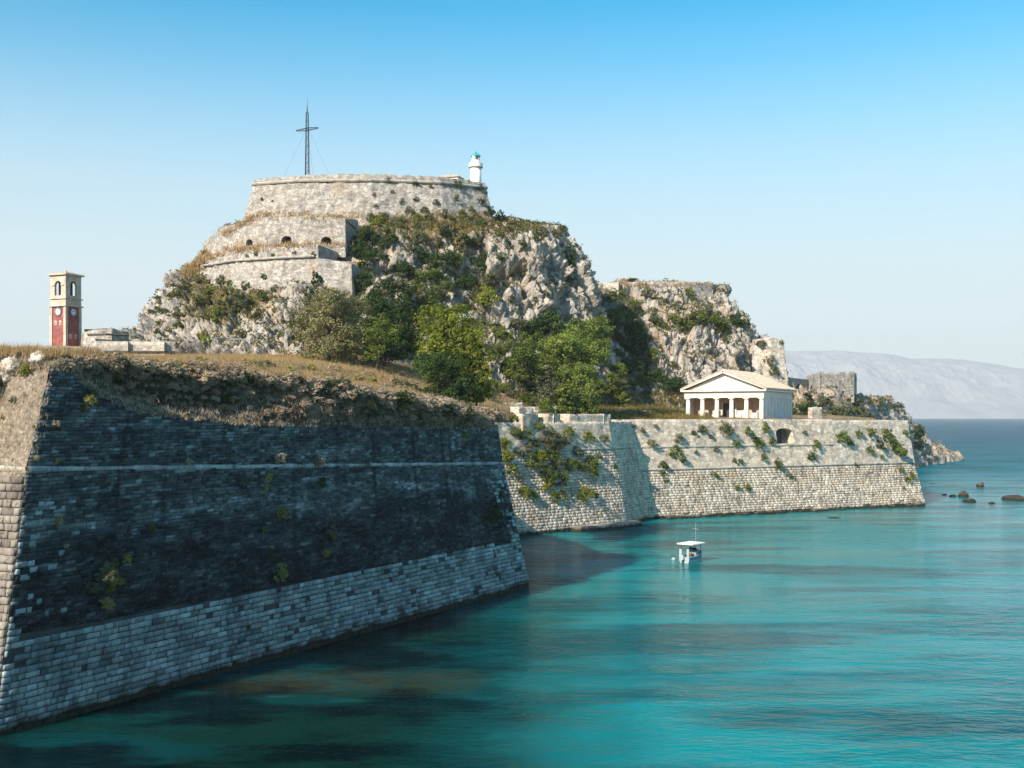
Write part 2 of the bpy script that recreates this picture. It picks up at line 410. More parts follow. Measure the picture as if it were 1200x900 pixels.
def sea_mat():
    m, n, l, b = mat('sea_water', 0.05); g = N(m); p = g.geo(); x = g.sep(p)
    # sideways ramp: the bastion's shade and dark reflection put into the water colour
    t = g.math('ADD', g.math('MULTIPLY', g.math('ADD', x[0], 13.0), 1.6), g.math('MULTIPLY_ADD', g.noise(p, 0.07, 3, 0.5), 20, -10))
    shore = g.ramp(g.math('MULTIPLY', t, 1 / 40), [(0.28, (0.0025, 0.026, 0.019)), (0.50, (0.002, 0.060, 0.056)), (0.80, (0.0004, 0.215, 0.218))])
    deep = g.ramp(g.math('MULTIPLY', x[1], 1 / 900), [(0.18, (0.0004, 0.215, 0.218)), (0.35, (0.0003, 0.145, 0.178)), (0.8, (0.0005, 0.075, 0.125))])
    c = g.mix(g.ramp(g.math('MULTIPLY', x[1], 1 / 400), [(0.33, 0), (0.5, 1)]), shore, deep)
    # weed beds and paler sand seen through the water
    weed = g.noise(g.map(p, (0.32, 1.0, 1)), 0.10, 5, 0.6, 0.3)
    c = g.mix(g.ramp(weed, [(0.46, 0), (0.60, 0.82)]), c, (0.0003, 0.055, 0.062))
    sand = g.noise(g.map(p, (0.35, 1.0, 1), loc=(40, 11, 0)), 0.10, 4, 0.6)
    c = g.mix(g.ramp(sand, [(0.60, 0), (0.75, 0.45)]), c, (0.03, 0.30, 0.29))
    shoal = g.noise(g.map(p, (0.5, 1.0, 1), loc=(5, 23, 0)), 0.22, 6, 0.75)
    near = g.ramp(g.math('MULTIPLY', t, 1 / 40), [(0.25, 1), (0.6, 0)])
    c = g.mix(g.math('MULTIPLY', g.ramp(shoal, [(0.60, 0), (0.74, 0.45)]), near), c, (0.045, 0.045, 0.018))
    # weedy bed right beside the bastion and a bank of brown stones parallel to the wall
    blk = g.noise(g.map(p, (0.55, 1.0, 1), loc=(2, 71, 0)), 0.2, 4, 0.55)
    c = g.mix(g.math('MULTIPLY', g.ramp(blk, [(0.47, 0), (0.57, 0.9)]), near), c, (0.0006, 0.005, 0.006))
    by = g.ramp(g.math('MULTIPLY', g.math('ABSOLUTE', g.math('ADD', x[1], -67.0)), 0.2), [(0.25, 1.0), (0.8, 0.0)])
    bx = g.ramp(g.math('MULTIPLY_ADD', x[0], 0.05, 1.0), [(0.05, 0.0), (0.25, 1.0), (0.82, 1.0), (0.98, 0.0)])
    bm = g.math('MULTIPLY', g.math('MULTIPLY', by, bx), g.ramp(g.noise(g.map(p, (0.6, 1, 1)), 0.9, 6, 0.8), [(0.36, 0.0), (0.62, 1.0)]))
    c = g.mix(g.math('MULTIPLY', bm, 0.75), c, (0.050, 0.046, 0.016))
    l.new(c, b.inputs['Base Color'])
    b.inputs['Subsurface Weight'].default_value = 0.85; b.inputs['Subsurface Radius'].default_value = (1.0, 1.0, 1.0); b.inputs['Subsurface Scale'].default_value = 2.2
    b.subsurface_method = 'BURLEY'
    b.inputs['Specular Tint'].default_value = (0.58, 0.92, 0.95, 1)
    b.inputs['Specular IOR Level'].default_value = 0.5
    calm = g.ramp(g.noise(g.map(p, (0.35, 1, 1), loc=(17, 3, 0)), 0.035, 4, 0.6), [(0.40, 0.25), (0.58, 1.0)])
    w1 = g.noise(g.map(p, (0.55, 1.0, 1), rot=(0, 0, 0.25)), 0.75, 3, 0.5)
    w2 = g.noise(g.map(p, (0.6, 1.0, 1), rot=(0, 0, -0.3)), 2.3, 3, 0.55)
    w0 = g.noise(g.map(p, (0.6, 1.0, 1), rot=(0, 0, 0.1)), 0.16, 3, 0.5)
    far = g.ramp(g.math('MULTIPLY', x[1], 1 / 1000), [(0.10, 0.0), (0.35, 1.0)])
    h = g.math('MULTIPLY', g.math('ADD', g.math('MULTIPLY', w1, 0.42), g.math('MULTIPLY', w2, 0.17)), calm)
    h = g.math('ADD', h, g.math('MULTIPLY', w0, g.math('MULTIPLY', far, 1.6)))
    l.new(g.math('MULTIPLY_ADD', far, 0.22, 0.05), b.inputs['Roughness'])
    l.new(g.math('MULTIPLY_ADD', far, -0.07, 1.125), b.inputs['IOR'])
    l.new(g.math('MULTIPLY_ADD', far, -0.38, 0.5), b.inputs['Specular IOR Level'])          # broken open water mirrors less than the sheltered bay
    l.new(g.bump(h, 1.0, 0.75), b.inputs['Normal'])
    return m
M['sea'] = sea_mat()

def mountain_mat():
    m, n, l, b = mat('bare_mountain', 1.0); g = N(m); p = g.geo()
    c = g.ramp(g.noise(p, 0.006, 8, 0.75), [(0.38, (0.27, 0.28, 0.285)), (0.52, (0.33, 0.325, 0.32)), (0.66, (0.39, 0.375, 0.36))])
    l.new(c, b.inputs['Base Color']); return m
M['mountain'] = mountain_mat()
# ------------------------------------------------------------------ sea and far shore
def sea_grid():
    ys = np.concatenate([np.linspace(-60, 400, 24), np.geomspace(480, 9600, 14)])
    xs = np.concatenate([-np.geomspace(7000, 260, 9), np.linspace(-200, 300, 26), np.geomspace(380, 8000, 9)])
    g = np.stack(np.meshgrid(xs, ys), -1); g = np.concatenate([g, np.zeros(g.shape[:2] + (1,))], -1)
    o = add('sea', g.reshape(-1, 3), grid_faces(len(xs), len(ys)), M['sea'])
    tag(o, kind='structure')
sea_grid()

def mountains():
    xs = np.concatenate([np.linspace(-4200, 1500, 50), np.linspace(1520, 4700, 430), np.linspace(4760, 7600, 50)]); nx, ny = len(xs), 130; ys = np.linspace(8100, 9550, ny)
    X, Y = np.meshgrid(xs, ys); v = (Y - 8100) / 1450
    ppx = 600 + F * X / 8800
    ridge = np.interp(ppx, [-20, 300, 600, 800, 925, 1000, 1060, 1100, 1140, 1200, 1300, 1450, 1750], [476, 476, 470, 430, 408, 408, 411, 417, 416, 425, 440, 425, 450])
    hz = (HOR - ridge) / F * 8900
    p = np.stack([X / 520, Y / 700, X * 0], -1).reshape(-1, 3)
    rg = fbm(p, 6, 0.55, True).reshape(X.shape)
    prof = np.interp(v, [0, 0.05, 0.25, 0.55, 0.85, 1.0], [-0.02, 0.03, 0.22, 0.68, 1.0, 0.9])
    Z = hz * prof * (1 + 0.27 * rg * np.interp(v, [0, .3, .8, 1], [1.6, 1.4, .25, .1])) + 6 * (v > 0.02)
    Z[0] = -6
    o = add('mountain_range', np.stack([X, Y, Z], -1).reshape(-1, 3), grid_faces(nx, ny), M['mountain'], smooth=True)
    tag(o, kind='structure')
mountains()

# ------------------------------------------------------------------ lofted rock
def loft(levels, nu, nv, uw=None):
    """levels: list of lists of 3-D points, same count each; smooth along, straight-ish upward"""
    c = np.array(levels, float); nl, nc = c.shape[:2]
    tu = np.linspace(0, nc - 1, nu) if uw is None else np.interp(np.linspace(0, 1, nu), uw, np.arange(nc))
    rows = np.stack([catmull(c[k], tu) for k in range(nl)])
    # rows spaced by arc length
    seg = np.linalg.norm(np.diff(rows, axis=0), axis=2).mean(1); s = np.concatenate([[0], np.cumsum(seg)]); s /= s[-1]
    tv = np.interp(np.linspace(0, 1, nv), s, np.arange(nl))
    lin = catmull(rows, tv)
    return lin

def rockify(g, amp=1.0, seed=0.0, veg_bias=0.0, big=1.0, fade_top=0, hook=None):
    nv, nu = g.shape[:2]
    n = grid_normals(g).reshape(-1, 3); p = g.reshape(-1, 3) + seed
    st = p * np.array([1, 1, 0.45])
    warp = np.stack([fbm(p / 6 + 5, 2), fbm(p / 6 + 25, 2), fbm(p / 6 + 45, 2)], -1)
    a1, e1 = facets((st + 2.0 * warp) / 6.0); a2, e2 = facets((p * np.array([1, 1, 0.6]) + 0.9 * warp + 31) / 2.3); a3, e3 = facets((p * np.array([1, 1, 0.8]) + 71) / 0.95)
    d = 1.6 * big * fbm(st / 12, 3, 0.5, True) + 2.6 * a1 + 1.25 * a2 + 0.5 * a3 - 1.0 * np.exp(-e1 / 0.05) - 0.45 * np.exp(-e2 / 0.06) + 0.45 * fbm(st / 1.6, 4, 0.65, True)
    d = d - d.mean() - 0.25
    k = np.ones((nv, nu))
    if fade_top: k[-fade_top:] *= np.linspace(1, 0.1, fade_top)[:, None]
    dd = d * amp * k.ravel()
    if hook is not None: dd = hook(p - seed, dd)
    q = (p - seed) + n * dd[:, None]
    q = q.reshape(nv, nu, 3)
    n2 = grid_normals(q).reshape(-1, 3)
    veg = np.clip((n2[:, 2] - 0.42) * 1.2, 0, 1) + veg_bias + 0.3 * fbm(p / 9, 3)
    return q, veg

HV = {}

BL = lambda x, y, z: np.array([x, y, z], float)
def hill_main():
    def lev(pts, zb):
        pp = [P(*q) for q in pts]
        a, b = pp[0], pp[-1]
        return [BL(a[0] + 16, a[1] + 45, a[2])] + pp + [BL(b[0] - 14, b[1] + 40, b[2])]
    L = [
        [(138, 440, 186), (210, 445, 168), (310, 445, 161), (430, 448, 168), (540, 470, 184), (640, 490, 196), (742, 500, 218)],
        [(150, 402, 190), (216, 412, 171), (314, 412, 164), (430, 412, 171), (538, 425, 188), (640, 440, 200), (728, 450, 222)],
        [(160, 390, 195), (226, 390, 178), (320, 388, 171), (430, 382, 178), (535, 395, 194), (640, 398, 205), (712, 398, 226)],
        [(192, 348, 202), (250, 350, 190), (330, 347, 182), (435, 340, 186), (535, 345, 201), (636, 345, 209), (698, 350, 229)],
        [(217, 314, 212), (262, 322, 200), (335, 318, 192), (435, 305, 195), (535, 305, 206), (634, 305, 212), (676, 312, 231)],
        [(238, 288, 218), (277, 292, 206), (342, 288, 198), (435, 272, 204), (535, 268, 211), (632, 276, 216), (662, 284, 232)],
        [(254, 276, 222), (290, 268, 213), (346, 262, 210), (435, 268, 212), (535, 262, 216), (624, 266, 223), (656, 268, 237)],
        [(278, 262, 230), (305, 261, 223), (352, 260, 219), (435, 264, 217), (525, 261, 221), (578, 258, 231), (615, 260, 246)],
    ]
    lv = [lev(l, 0) for l in L]
    cen = P(430, 244, 245)
    lv.append([q * 0.35 + cen * 0.65 for q in lv[-1]])
    g = loft(lv, 760, 360, [0, .08, .17, .30, .44, .58, .74, .92, 1.0])
    def hook(p, d):
        px = 600 + F * p[:, 0] / p[:, 1]; py = HOR - F * (p[:, 2] - H) / p[:, 1]
        # benches and footings cut for the batteries: smoother rock there
        w = np.clip((py - 250) / 8, 0, 1) * np.clip((345 - py) / 12, 0, 1) * np.clip((px - 205) / 15, 0, 1) * np.clip((436 - px) / 14, 0, 1)
        t = np.clip((275 - py) / 14, 0, 1)
        d = d * (1 - 0.75 * w) - 1.6 * w
        return d * (1 - 0.7 * t) - 0.5 * t
    q, veg = rockify(g, 1.0, 0.0, 0.0, 1.25, 0, hook)
    pv = q.reshape(-1, 3); ppx = 600 + F * pv[:, 0] / pv[:, 1]; ppy = HOR - F * (pv[:, 2] - H) / pv[:, 1]
    veg = veg + 0.75 * np.clip(1.3 - ((ppx - 258) / 62) ** 2 - ((ppy - 348) / 34) ** 2 + 0.9 * fbm(pv / 4.5, 4, 0.6), 0, 1)
    veg = veg + 0.6 * np.clip(1.2 - ((ppx - 520) / 110) ** 2 - ((ppy - 268) / 22) ** 2 + 1.0 * fbm(pv / 4 + 9, 4, 0.6), 0, 1)
    HV['hill'] = (q.reshape(-1, 3), veg, grid_normals(q).reshape(-1, 3))
    o = add('citadel_hill', q.reshape(-1, 3), grid_faces(760, 360), M['rock'], attrs={'veg': veg})
    tag(o, kind='structure'); surf_add(o); return o
hill_main()

def hill_second():
    def lev(pts):
        pp = [P(*q) for q in pts]; a, b = pp[0], pp[-1]
        return [BL(a[0] - 8, a[1] + 30, a[2])] + pp + [BL(b[0] - 14, b[1] + 40, b[2])]
    L = [
        [(676, 500, 216), (760, 500, 222), (820, 498, 230), (880, 492, 240), (938, 485, 258)],
        [(684, 462, 226), (760, 462, 229), (820, 458, 235), (878, 458, 245), (922, 462, 263)],
        [(690, 425, 238), (760, 428, 236), (818, 425, 240), (872, 425, 249), (902, 430, 266)],
        [(692, 385, 249), (758, 388, 243), (812, 388, 246), (856, 390, 254), (884, 394, 270)],
        [(694, 356, 258), (758, 360, 254), (808, 362, 255), (842, 364, 260), (864, 372, 273)],
        [(698, 342, 264), (758, 345, 262), (804, 345, 262), (832, 345, 265), (846, 350, 276)],
        [(706, 336, 272), (758, 338, 270), (800, 338, 270), (826, 338, 272), (836, 342, 282)],
    ]
    lv = [lev(l) for l in L]; cen = P(770, 336, 290)
    lv.append([q * 0.3 + cen * 0.7 for q in lv[-1]])
    g = loft(lv, 420, 230, [0, .1, .32, .55, .75, .92, 1.0])
    q, veg = rockify(g, 0.95, 50.0, -0.02, 1.1, 0)
    HV['east'] = (q.reshape(-1, 3), veg, grid_normals(q).reshape(-1, 3))
    o = add('eastern_rock', q.reshape(-1, 3), grid_faces(420, 230), M['rock'], attrs={'veg': veg})
    tag(o, kind='structure'); surf_add(o)
hill_second()

def headland():
    z = lambda px, zz, d: np.array([(px - 600) / F * d, d, zz])
    L = [
        [z(900, -2, 262), z(985, -2, 285), z(1050, -2, 325), z(1092, -2, 366), z(1119, -2, 390), z(1124, -2, 420), z(1060, -2, 450)],
        [z(900, 1.2, 264), z(985, 1.5, 287), z(1050, 1.5, 328), z(1090, 1.5, 369), z(1114, 1.2, 393), z(1118, 1.2, 418), z(1060, 2, 446)],
        [z(902, 10, 268), z(985, 9, 291), z(1048, 8, 333), z(1082, 5.0, 374), z(1101, 3.6, 397), z(1104, 4, 412), z(1060, 6, 436)],
        [z(910, 17, 272), z(985, 16, 296), z(1046, 13.5, 338), z(1072, 10.5, 378), z(1086, 8, 401), z(1090, 8, 408), z(1055, 9, 428)],
        [z(918, 20.5, 277), z(984, 20.5, 301), z(1038, 19.5, 342), z(1060, 16.5, 376), z(1066, 14, 396), z(1066, 13, 404), z(1050, 12, 420)],
        [z(928, 22.2, 286), z(984, 21.4, 310), z(1024, 20.5, 344), z(1044, 18.2, 366), z(1050, 16.5, 382), z(1048, 15, 392), z(1040, 14, 410)],
    ]
    L.append([q * 0.2 + np.array([95., 360, 20.5]) * 0.8 for q in L[-1]])
    g = loft(L, 320, 140)
    q, veg = rockify(g, 0.85, 90.0, 0.02, 1.0, 0)
    HV['head'] = (q.reshape(-1, 3), veg, grid_normals(q).reshape(-1, 3))
    o = add('headland_rock', q.reshape(-1, 3), grid_faces(320, 140), M['rock'], attrs={'veg': veg})
    tag(o, kind='structure'); surf_add(o)
headland()

# ------------------------------------------------------------------ plan of the sea walls (at the waterline)
A = np.array([-25.8, 55.2, 0]); A2 = A + 40 * np.array([-0.9, 0.43, 0]); B = np.array([1.6, 104.5, 0])
D = np.array([-20.2, 129.2, 0]); C = np.array([16.9, 162.5, 0]); E = np.array([21.15, 171.9, 0])
Gc = np.array([74.6, 200.0, 0]); G2 = np.array([79.0, 235.0, 0]); G3 = np.array([92.0, 275.0, 0])

# ------------------------------------------------------------------ land behind the walls
CT = [(-60, 62, 424), (60, 64, 430), (200, 72, 438), (300, 79, 447), (400, 88, 463), (500, 99, 482), (560, 112, 492),
      (100, 112, 424), (-100, 112, 424), (300, 116, 424), (400, 118, 430), (480, 122, 448), (530, 130, 468), (575, 132, 484),
      (0, 160, 416), (200, 160, 420), (350, 158, 418), (450, 163, 422), (540, 165, 452), (600, 172, 464), (-200, 160, 416),
      (585, 150, 484), (650, 166, 488), (720, 181, 490.5), (800, 192, 491.5), (895, 190, 491.5), (985, 206, 492.5), (1060, 214, 492.5),
      (690, 205, 478), (740, 214, 474), (655, 194, 472), (800, 214, 484), (850, 226, 486), (930, 236, 490), (930, 214, 491), (1000, 232, 492), (1045, 236, 492),
      (400, 230, 418), (150, 230, 430), (-50, 230, 430), (700, 250, 470), (950, 262, 484), (1010, 268, 490)]
cp = np.array([P(a, c, b) for a, b, c in CT])
def _tps(r2): return 0.5 * r2 * np.log(r2 + 1e-6)
_r2 = ((cp[:, None, :2] - cp[None, :, :2]) ** 2).sum(2)
_K = np.zeros((len(cp) + 3,) * 2); _n = len(cp)
_K[:_n, :_n] = _tps(_r2) + np.eye(_n) * 60; _K[:_n, _n] = 1; _K[:_n, _n + 1:] = cp[:, :2]; _K[_n:, :_n] = _K[:_n, _n:].T
_w = np.linalg.solve(_K, np.concatenate([cp[:, 2], np.zeros(3)]))
def land_z(x, y):
    x = np.atleast_1d(np.asarray(x, float)); y = np.atleast_1d(np.asarray(y, float))
    r2 = (x[:, None] - cp[None, :, 0]) ** 2 + (y[:, None] - cp[None, :, 1]) ** 2
    return _tps(r2) @ _w[:_n] + _w[_n] + _w[_n + 1] * x + _w[_n + 2] * y
def land():
    path = [A + np.array([-3.5, 3.6, 0]), B + np.array([-5.5, 2.5, 0]), D + np.array([-3.2, 3.0, 0]), C + np.array([-5.2, 3.0, 0]), E + np.array([-2.2, 5.4, 0]), Gc + np.array([-3.6, 3.4, 0]), G2 + np.array([-2, 0, 0]), G3 + np.array([-2, 0, 0])]
    path = np.array(path); ys = np.arange(path[0][1], 275, 0.75)
    xr = np.interp(ys, path[:, 1], path[:, 0]); nu = 260
    t = np.linspace(0, 1, nu) ** 0.8
    X = -130 + (xr[:, None] + 130) * t[None]; Y = np.repeat(ys[:, None], nu, 1)
    Z = np.concatenate([land_z(X[k], Y[k]) for k in range(len(ys))]).reshape(X.shape)
    pp = np.stack([X, Y, Z], -1).reshape(-1, 3)
    Z = Z + (0.35 * fbm(pp / 7, 4) + 0.12 * fbm(pp / 1.3, 3)).reshape(Z.shape)
    X = np.concatenate([X, X[:, -1:] + 0.05], 1); Y = np.concatenate([Y, Y[:, -1:]], 1); Z = np.concatenate([Z, Z[:, -1:] - 7], 1); nu += 1
    HV['land'] = (np.stack([X, Y, Z], -1).reshape(-1, 3), None, None)
    o = add('fortress_ground', np.stack([X, Y, Z], -1).reshape(-1, 3), grid_faces(nu, len(ys)), M['meadow'], smooth=True)
    tag(o, kind='structure'); surf_add(o)
land()

# ------------------------------------------------------------------ haze over the strait
def haze():
    x0, x1, y0, y1, z0, z1 = -7600, 8600, -90, 9900, -9, 690
    m = bpy.data.materials.new('haze_air'); m.use_nodes = True; n = m.node_tree.nodes
    n.remove(n['Principled BSDF']); v = n.new('ShaderNodeVolumePrincipled')
    v.inputs['Color'].default_value = (0.95, 0.97, 1.0, 1); v.inputs['Density'].default_value = 9e-5
    v.inputs['Anisotropy'].default_value = 0.0
    m.node_tree.links.new(v.outputs[0], n['Material Output'].inputs['Volume'])
    c = np.array([(x0 + x1) / 2, (y0 + y1) / 2, (z0 + z1) / 2])
    o = MB().box(c, (x1 - x0, y1 - y0, z1 - z0)).build('haze', m); tag(o, kind='stuff')
    o.visible_shadow = True
haze()
# ------------------------------------------------------------------ masonry
def face_fn(p0, p1, sh0, sh1):
    """S(u, z) on a battered face from p0 to p1; sh0/sh1 give the set-back vector of each end at height z"""
    def S(u, z):
        u = np.asarray(u, float); z = np.asarray(z, float); u, z = np.broadcast_arrays(u, z); U = u[..., None]
        q = p0 * (1 - U) + p1 * U + sh0(z) * (1 - U) + sh1(z) * U
        q = q.copy(); q[..., 2] = z; return q
    S.len = float(np.linalg.norm((p1 - p0)[:2])); return S
def sh(vec, zc, up=(0, 0)):
    vec = np.array([vec[0], vec[1], 0.]); upv = np.array([up[0], up[1], 0.])
    def f(z):
        z = np.asarray(z, float)[..., None]
        return vec * np.minimum(z, zc) / zc + upv * np.maximum(z - zc, 0)
    return f
def outward(S, u, z):
    du = S(u + 0.01, z) - S(u - 0.01, z); dz = S(u, np.asarray(z) + 0.2) - S(u, np.asarray(z) - 0.2)
    n = np.cross(du, dz); return n / np.linalg.norm(n, axis=-1, keepdims=True)

def face_grid(S, u0, u1, z0, z1, res=0.5, amp=0.1, cap=0.0, capdir=None, seed=0.0, out=0.0):
    """rough wall surface; z0/z1 may be functions of u; cap turns it back over the top"""
    nu = max(3, int(S.len * (u1 - u0) / res) + 1)
    us = np.linspace(u0, u1, nu)
    za = z0(us) if callable(z0) else np.full(nu, float(z0)); zb = z1(us) if callable(z1) else np.full(nu, float(z1))
    nz = max(3, int(np.max(zb - za) / res) + 1); t = np.linspace(0, 1, nz)[:, None]
    Z = za[None] * (1 - t) + zb[None] * t; U = np.repeat(us[None], nz, 0)
    g = S(U, Z); n = outward(S, U, Z)
    pp = (g + seed).reshape(-1, 3)
    d = amp * (0.7 * fbm(pp / 1.6, 4, 0.6) + 0.5 * fbm(pp / 0.6 + 9, 2)) + out
    g = g + n * d.reshape(U.shape)[..., None]
    uv = np.stack([U * S.len, Z], -1)
    if cap:
        k = max(2, int(cap / max(res, 0.8)) + 1); cd = np.array(capdir, float); cd /= np.linalg.norm(cd)
        extra = np.stack([g[-1] + cd * cap * (j + 1) / k + np.array([0, 0, 1]) * (0.10 * fbm((g[-1] + seed + j * 3) / 1.5, 3))[:, None] for j in range(k)])
        g = np.concatenate([g, extra]); uv = np.concatenate([uv, np.repeat(uv[-1:], k, 0)]); nz += k
    return g.reshape(-1, 3), grid_faces(nu, nz), uv.reshape(-1, 2), nu, nz

def stone_cell(S, ua, ub, za, zb, f, r, gap=0.025, ch=0.045, back=0.12):
    """chamfered block: 12 vertices; ua/ub already in face units, f = how proud"""
    L = S.len; gu = gap / L; us = np.array([ua + gu, ub - gu, ub - gu, ua + gu]); zs = np.array([za + gap, za + gap, zb - gap, zb - gap])
    zs = zs + r.uniform(-0.02, 0.02, 4)
    q = S(us, zs); n = outward(S, us, zs); c = q.mean(0)
    q = q + (c - q) * 0; i = q + (c - q) / np.linalg.norm(c - q, axis=1)[:, None] * ch
    tilt = r.uniform(-0.02, 0.02, 4)[:, None]
    v = np.concatenate([q - n * back, q + n * (f - ch), i + n * (f + tilt)])
    fc = [(8, 9, 10, 11)]
    for a in range(4):
        b = (a + 1) % 4; fc += [(a, b, 4 + b, 4 + a), (4 + a, 4 + b, 8 + b, 8 + a)]
    return v, fc, c

def courses(S, u0, u1, z0, z1, h, w0, w1, r, skip=None, proud=(0.0, 0.07)):
    L = S.len; nz = max(1, round((z1 - z0) / h)); hh = (z1 - z0) / nz; out = []
    for k in range(nz):
        u = u0 - r.uniform(0, w1) / L * 0.5
        while u < u1:
            w = r.uniform(w0, w1) / L; a, b = max(u, u0), min(u + w, u1)
            if (b - a) * L > 0.16 and not (skip and skip((a + b) / 2, z0 + (k + .5) * hh)):
                out.append((a, b, z0 + k * hh, z0 + (k + 1) * hh, r.uniform(*proud)))
            u += w
    return out

def stones_joined(name, S, cells, r, m, parent, with_uv=False, **kw):
    vs, fs, ti = [], [], []; n = 0; uvs = []
    for c in cells:
        v, f, _ = stone_cell(S, *c, r, **kw); vs.append(v)
        fs.append(np.array(f) + n); n += 12; ti.append(np.full(12, r.random()))
        if with_uv: uvs.append(np.tile(np.array([[c[0], c[2]], [c[1], c[2]], [c[1], c[3]], [c[0], c[3]]]) * [S.len, 1], (3, 1)))
    return add(name, np.concatenate(vs), np.concatenate(fs), m, parent, attrs={'tint': np.concatenate(ti)}, uv=np.concatenate(uvs) if with_uv else None)

def stones_single(name, S, cells, r, m, parent):
    off = ORG[parent.name]
    for c in cells:
        v, f, ce = stone_cell(S, *c, r)
        me = make_mesh(name, v - ce, np.array(f)); me.materials.append(m)
        o = bpy.data.objects.new(name, me); col.objects.link(o); o.parent = parent; o.location = tuple(ce - off)

def moulding(name, S, u0, u1, zf, rad, m, parent, n=None, prof=7, broken=0.0):
    """half-round string course"""
    n = n or max(2, int(S.len * (u1 - u0) / 0.9)); us = np.linspace(u0, u1, n); vs = []; r = np.random.default_rng(5)
    zz = zf(us) if callable(zf) else np.full(n, float(zf))
    nn = outward(S, us, zz); c = S(us, zz)
    js = 1 + r.uniform(-broken, broken, n)
    for k in range(prof):
        a = math.pi * (k / (prof - 1)) - math.pi / 2
        vs.append(c + nn * (rad * js * math.cos(a) + 0.0)[:, None] + np.array([0, 0, 1.]) * (rad * js * math.sin(a))[:, None] - nn * 0.05)
    return add(name, np.stack(vs).reshape(-1, 3), grid_faces(n, prof), m, parent)

def arch_panel(o, X, Zup, Y, w, h, ops, thick, mb_front, mb_back=None, nseg=8, corners=None):
    """wall panel w x h from origin o (X right, Zup up, Y inward) with arched openings (uc, half, sill, spring, rise)"""
    X, Y, Zup = [np.asarray(a, float) for a in (X, Y, Zup)]; o = np.asarray(o, float)
    pt = lambda u, z, d: o + X * u + Zup * z + Y * d
    if corners is not None:
        b0, b1, t0, t1 = corners
        pt = lambda u, z, d: (b0 * (1 - u / w) + b1 * (u / w)) * (1 - z / h) + (t0 * (1 - u / w) + t1 * (u / w)) * (z / h) + Y * d
    def q(a, b, c, d_, depth=0): mb_front.poly([pt(*a, depth), pt(*b, depth), pt(*c, depth), pt(*d_, depth)], [(0, 1, 2, 3)])
    ops = sorted(ops); cur = 0.0
    for (uc, hw, sill, spr, rise) in ops:
        a, b = uc - hw, uc + hw
        q((cur, 0), (a, 0), (a, h), (cur, h)); cur = b
        if sill > 0.001: q((a, 0), (b, 0), (b, sill), (a, sill))
        us = [uc - hw * math.cos(math.pi * k / nseg) for k in range(nseg + 1)]
        zs = [spr + rise * math.sin(math.pi * k / nseg) for k in range(nseg + 1)]
        for k in range(nseg):
            q((us[k], zs[k]), (us[k + 1], zs[k + 1]), (us[k + 1], h), (us[k], h))
            mb_front.poly([pt(us[k], zs[k], 0), pt(us[k + 1], zs[k + 1], 0), pt(us[k + 1], zs[k + 1], thick), pt(us[k], zs[k], thick)], [(3, 2, 1, 0)])
        for uu, s in ((a, 1), (b, -1)):
            f = (0, 1, 2, 3) if s > 0 else (3, 2, 1, 0)
            mb_front.poly([pt(uu, sill, 0), pt(uu, spr, 0), pt(uu, spr, thick), pt(uu, sill, thick)], [f])
        mb_front.poly([pt(a, sill, 0), pt(b, sill, 0), pt(b, sill, thick), pt(a, sill, thick)], [(0, 1, 2, 3)])
        if mb_back is not None:
            mb_back.poly([pt(a - .05, sill - .05, thick), pt(b + .05, sill - .05, thick), pt(b + .05, spr + rise + .05, thick), pt(a - .05, spr + rise + .05, thick)], [(0, 1, 2, 3)])
    q((cur, 0), (w, 0), (w, h), (cur, h))

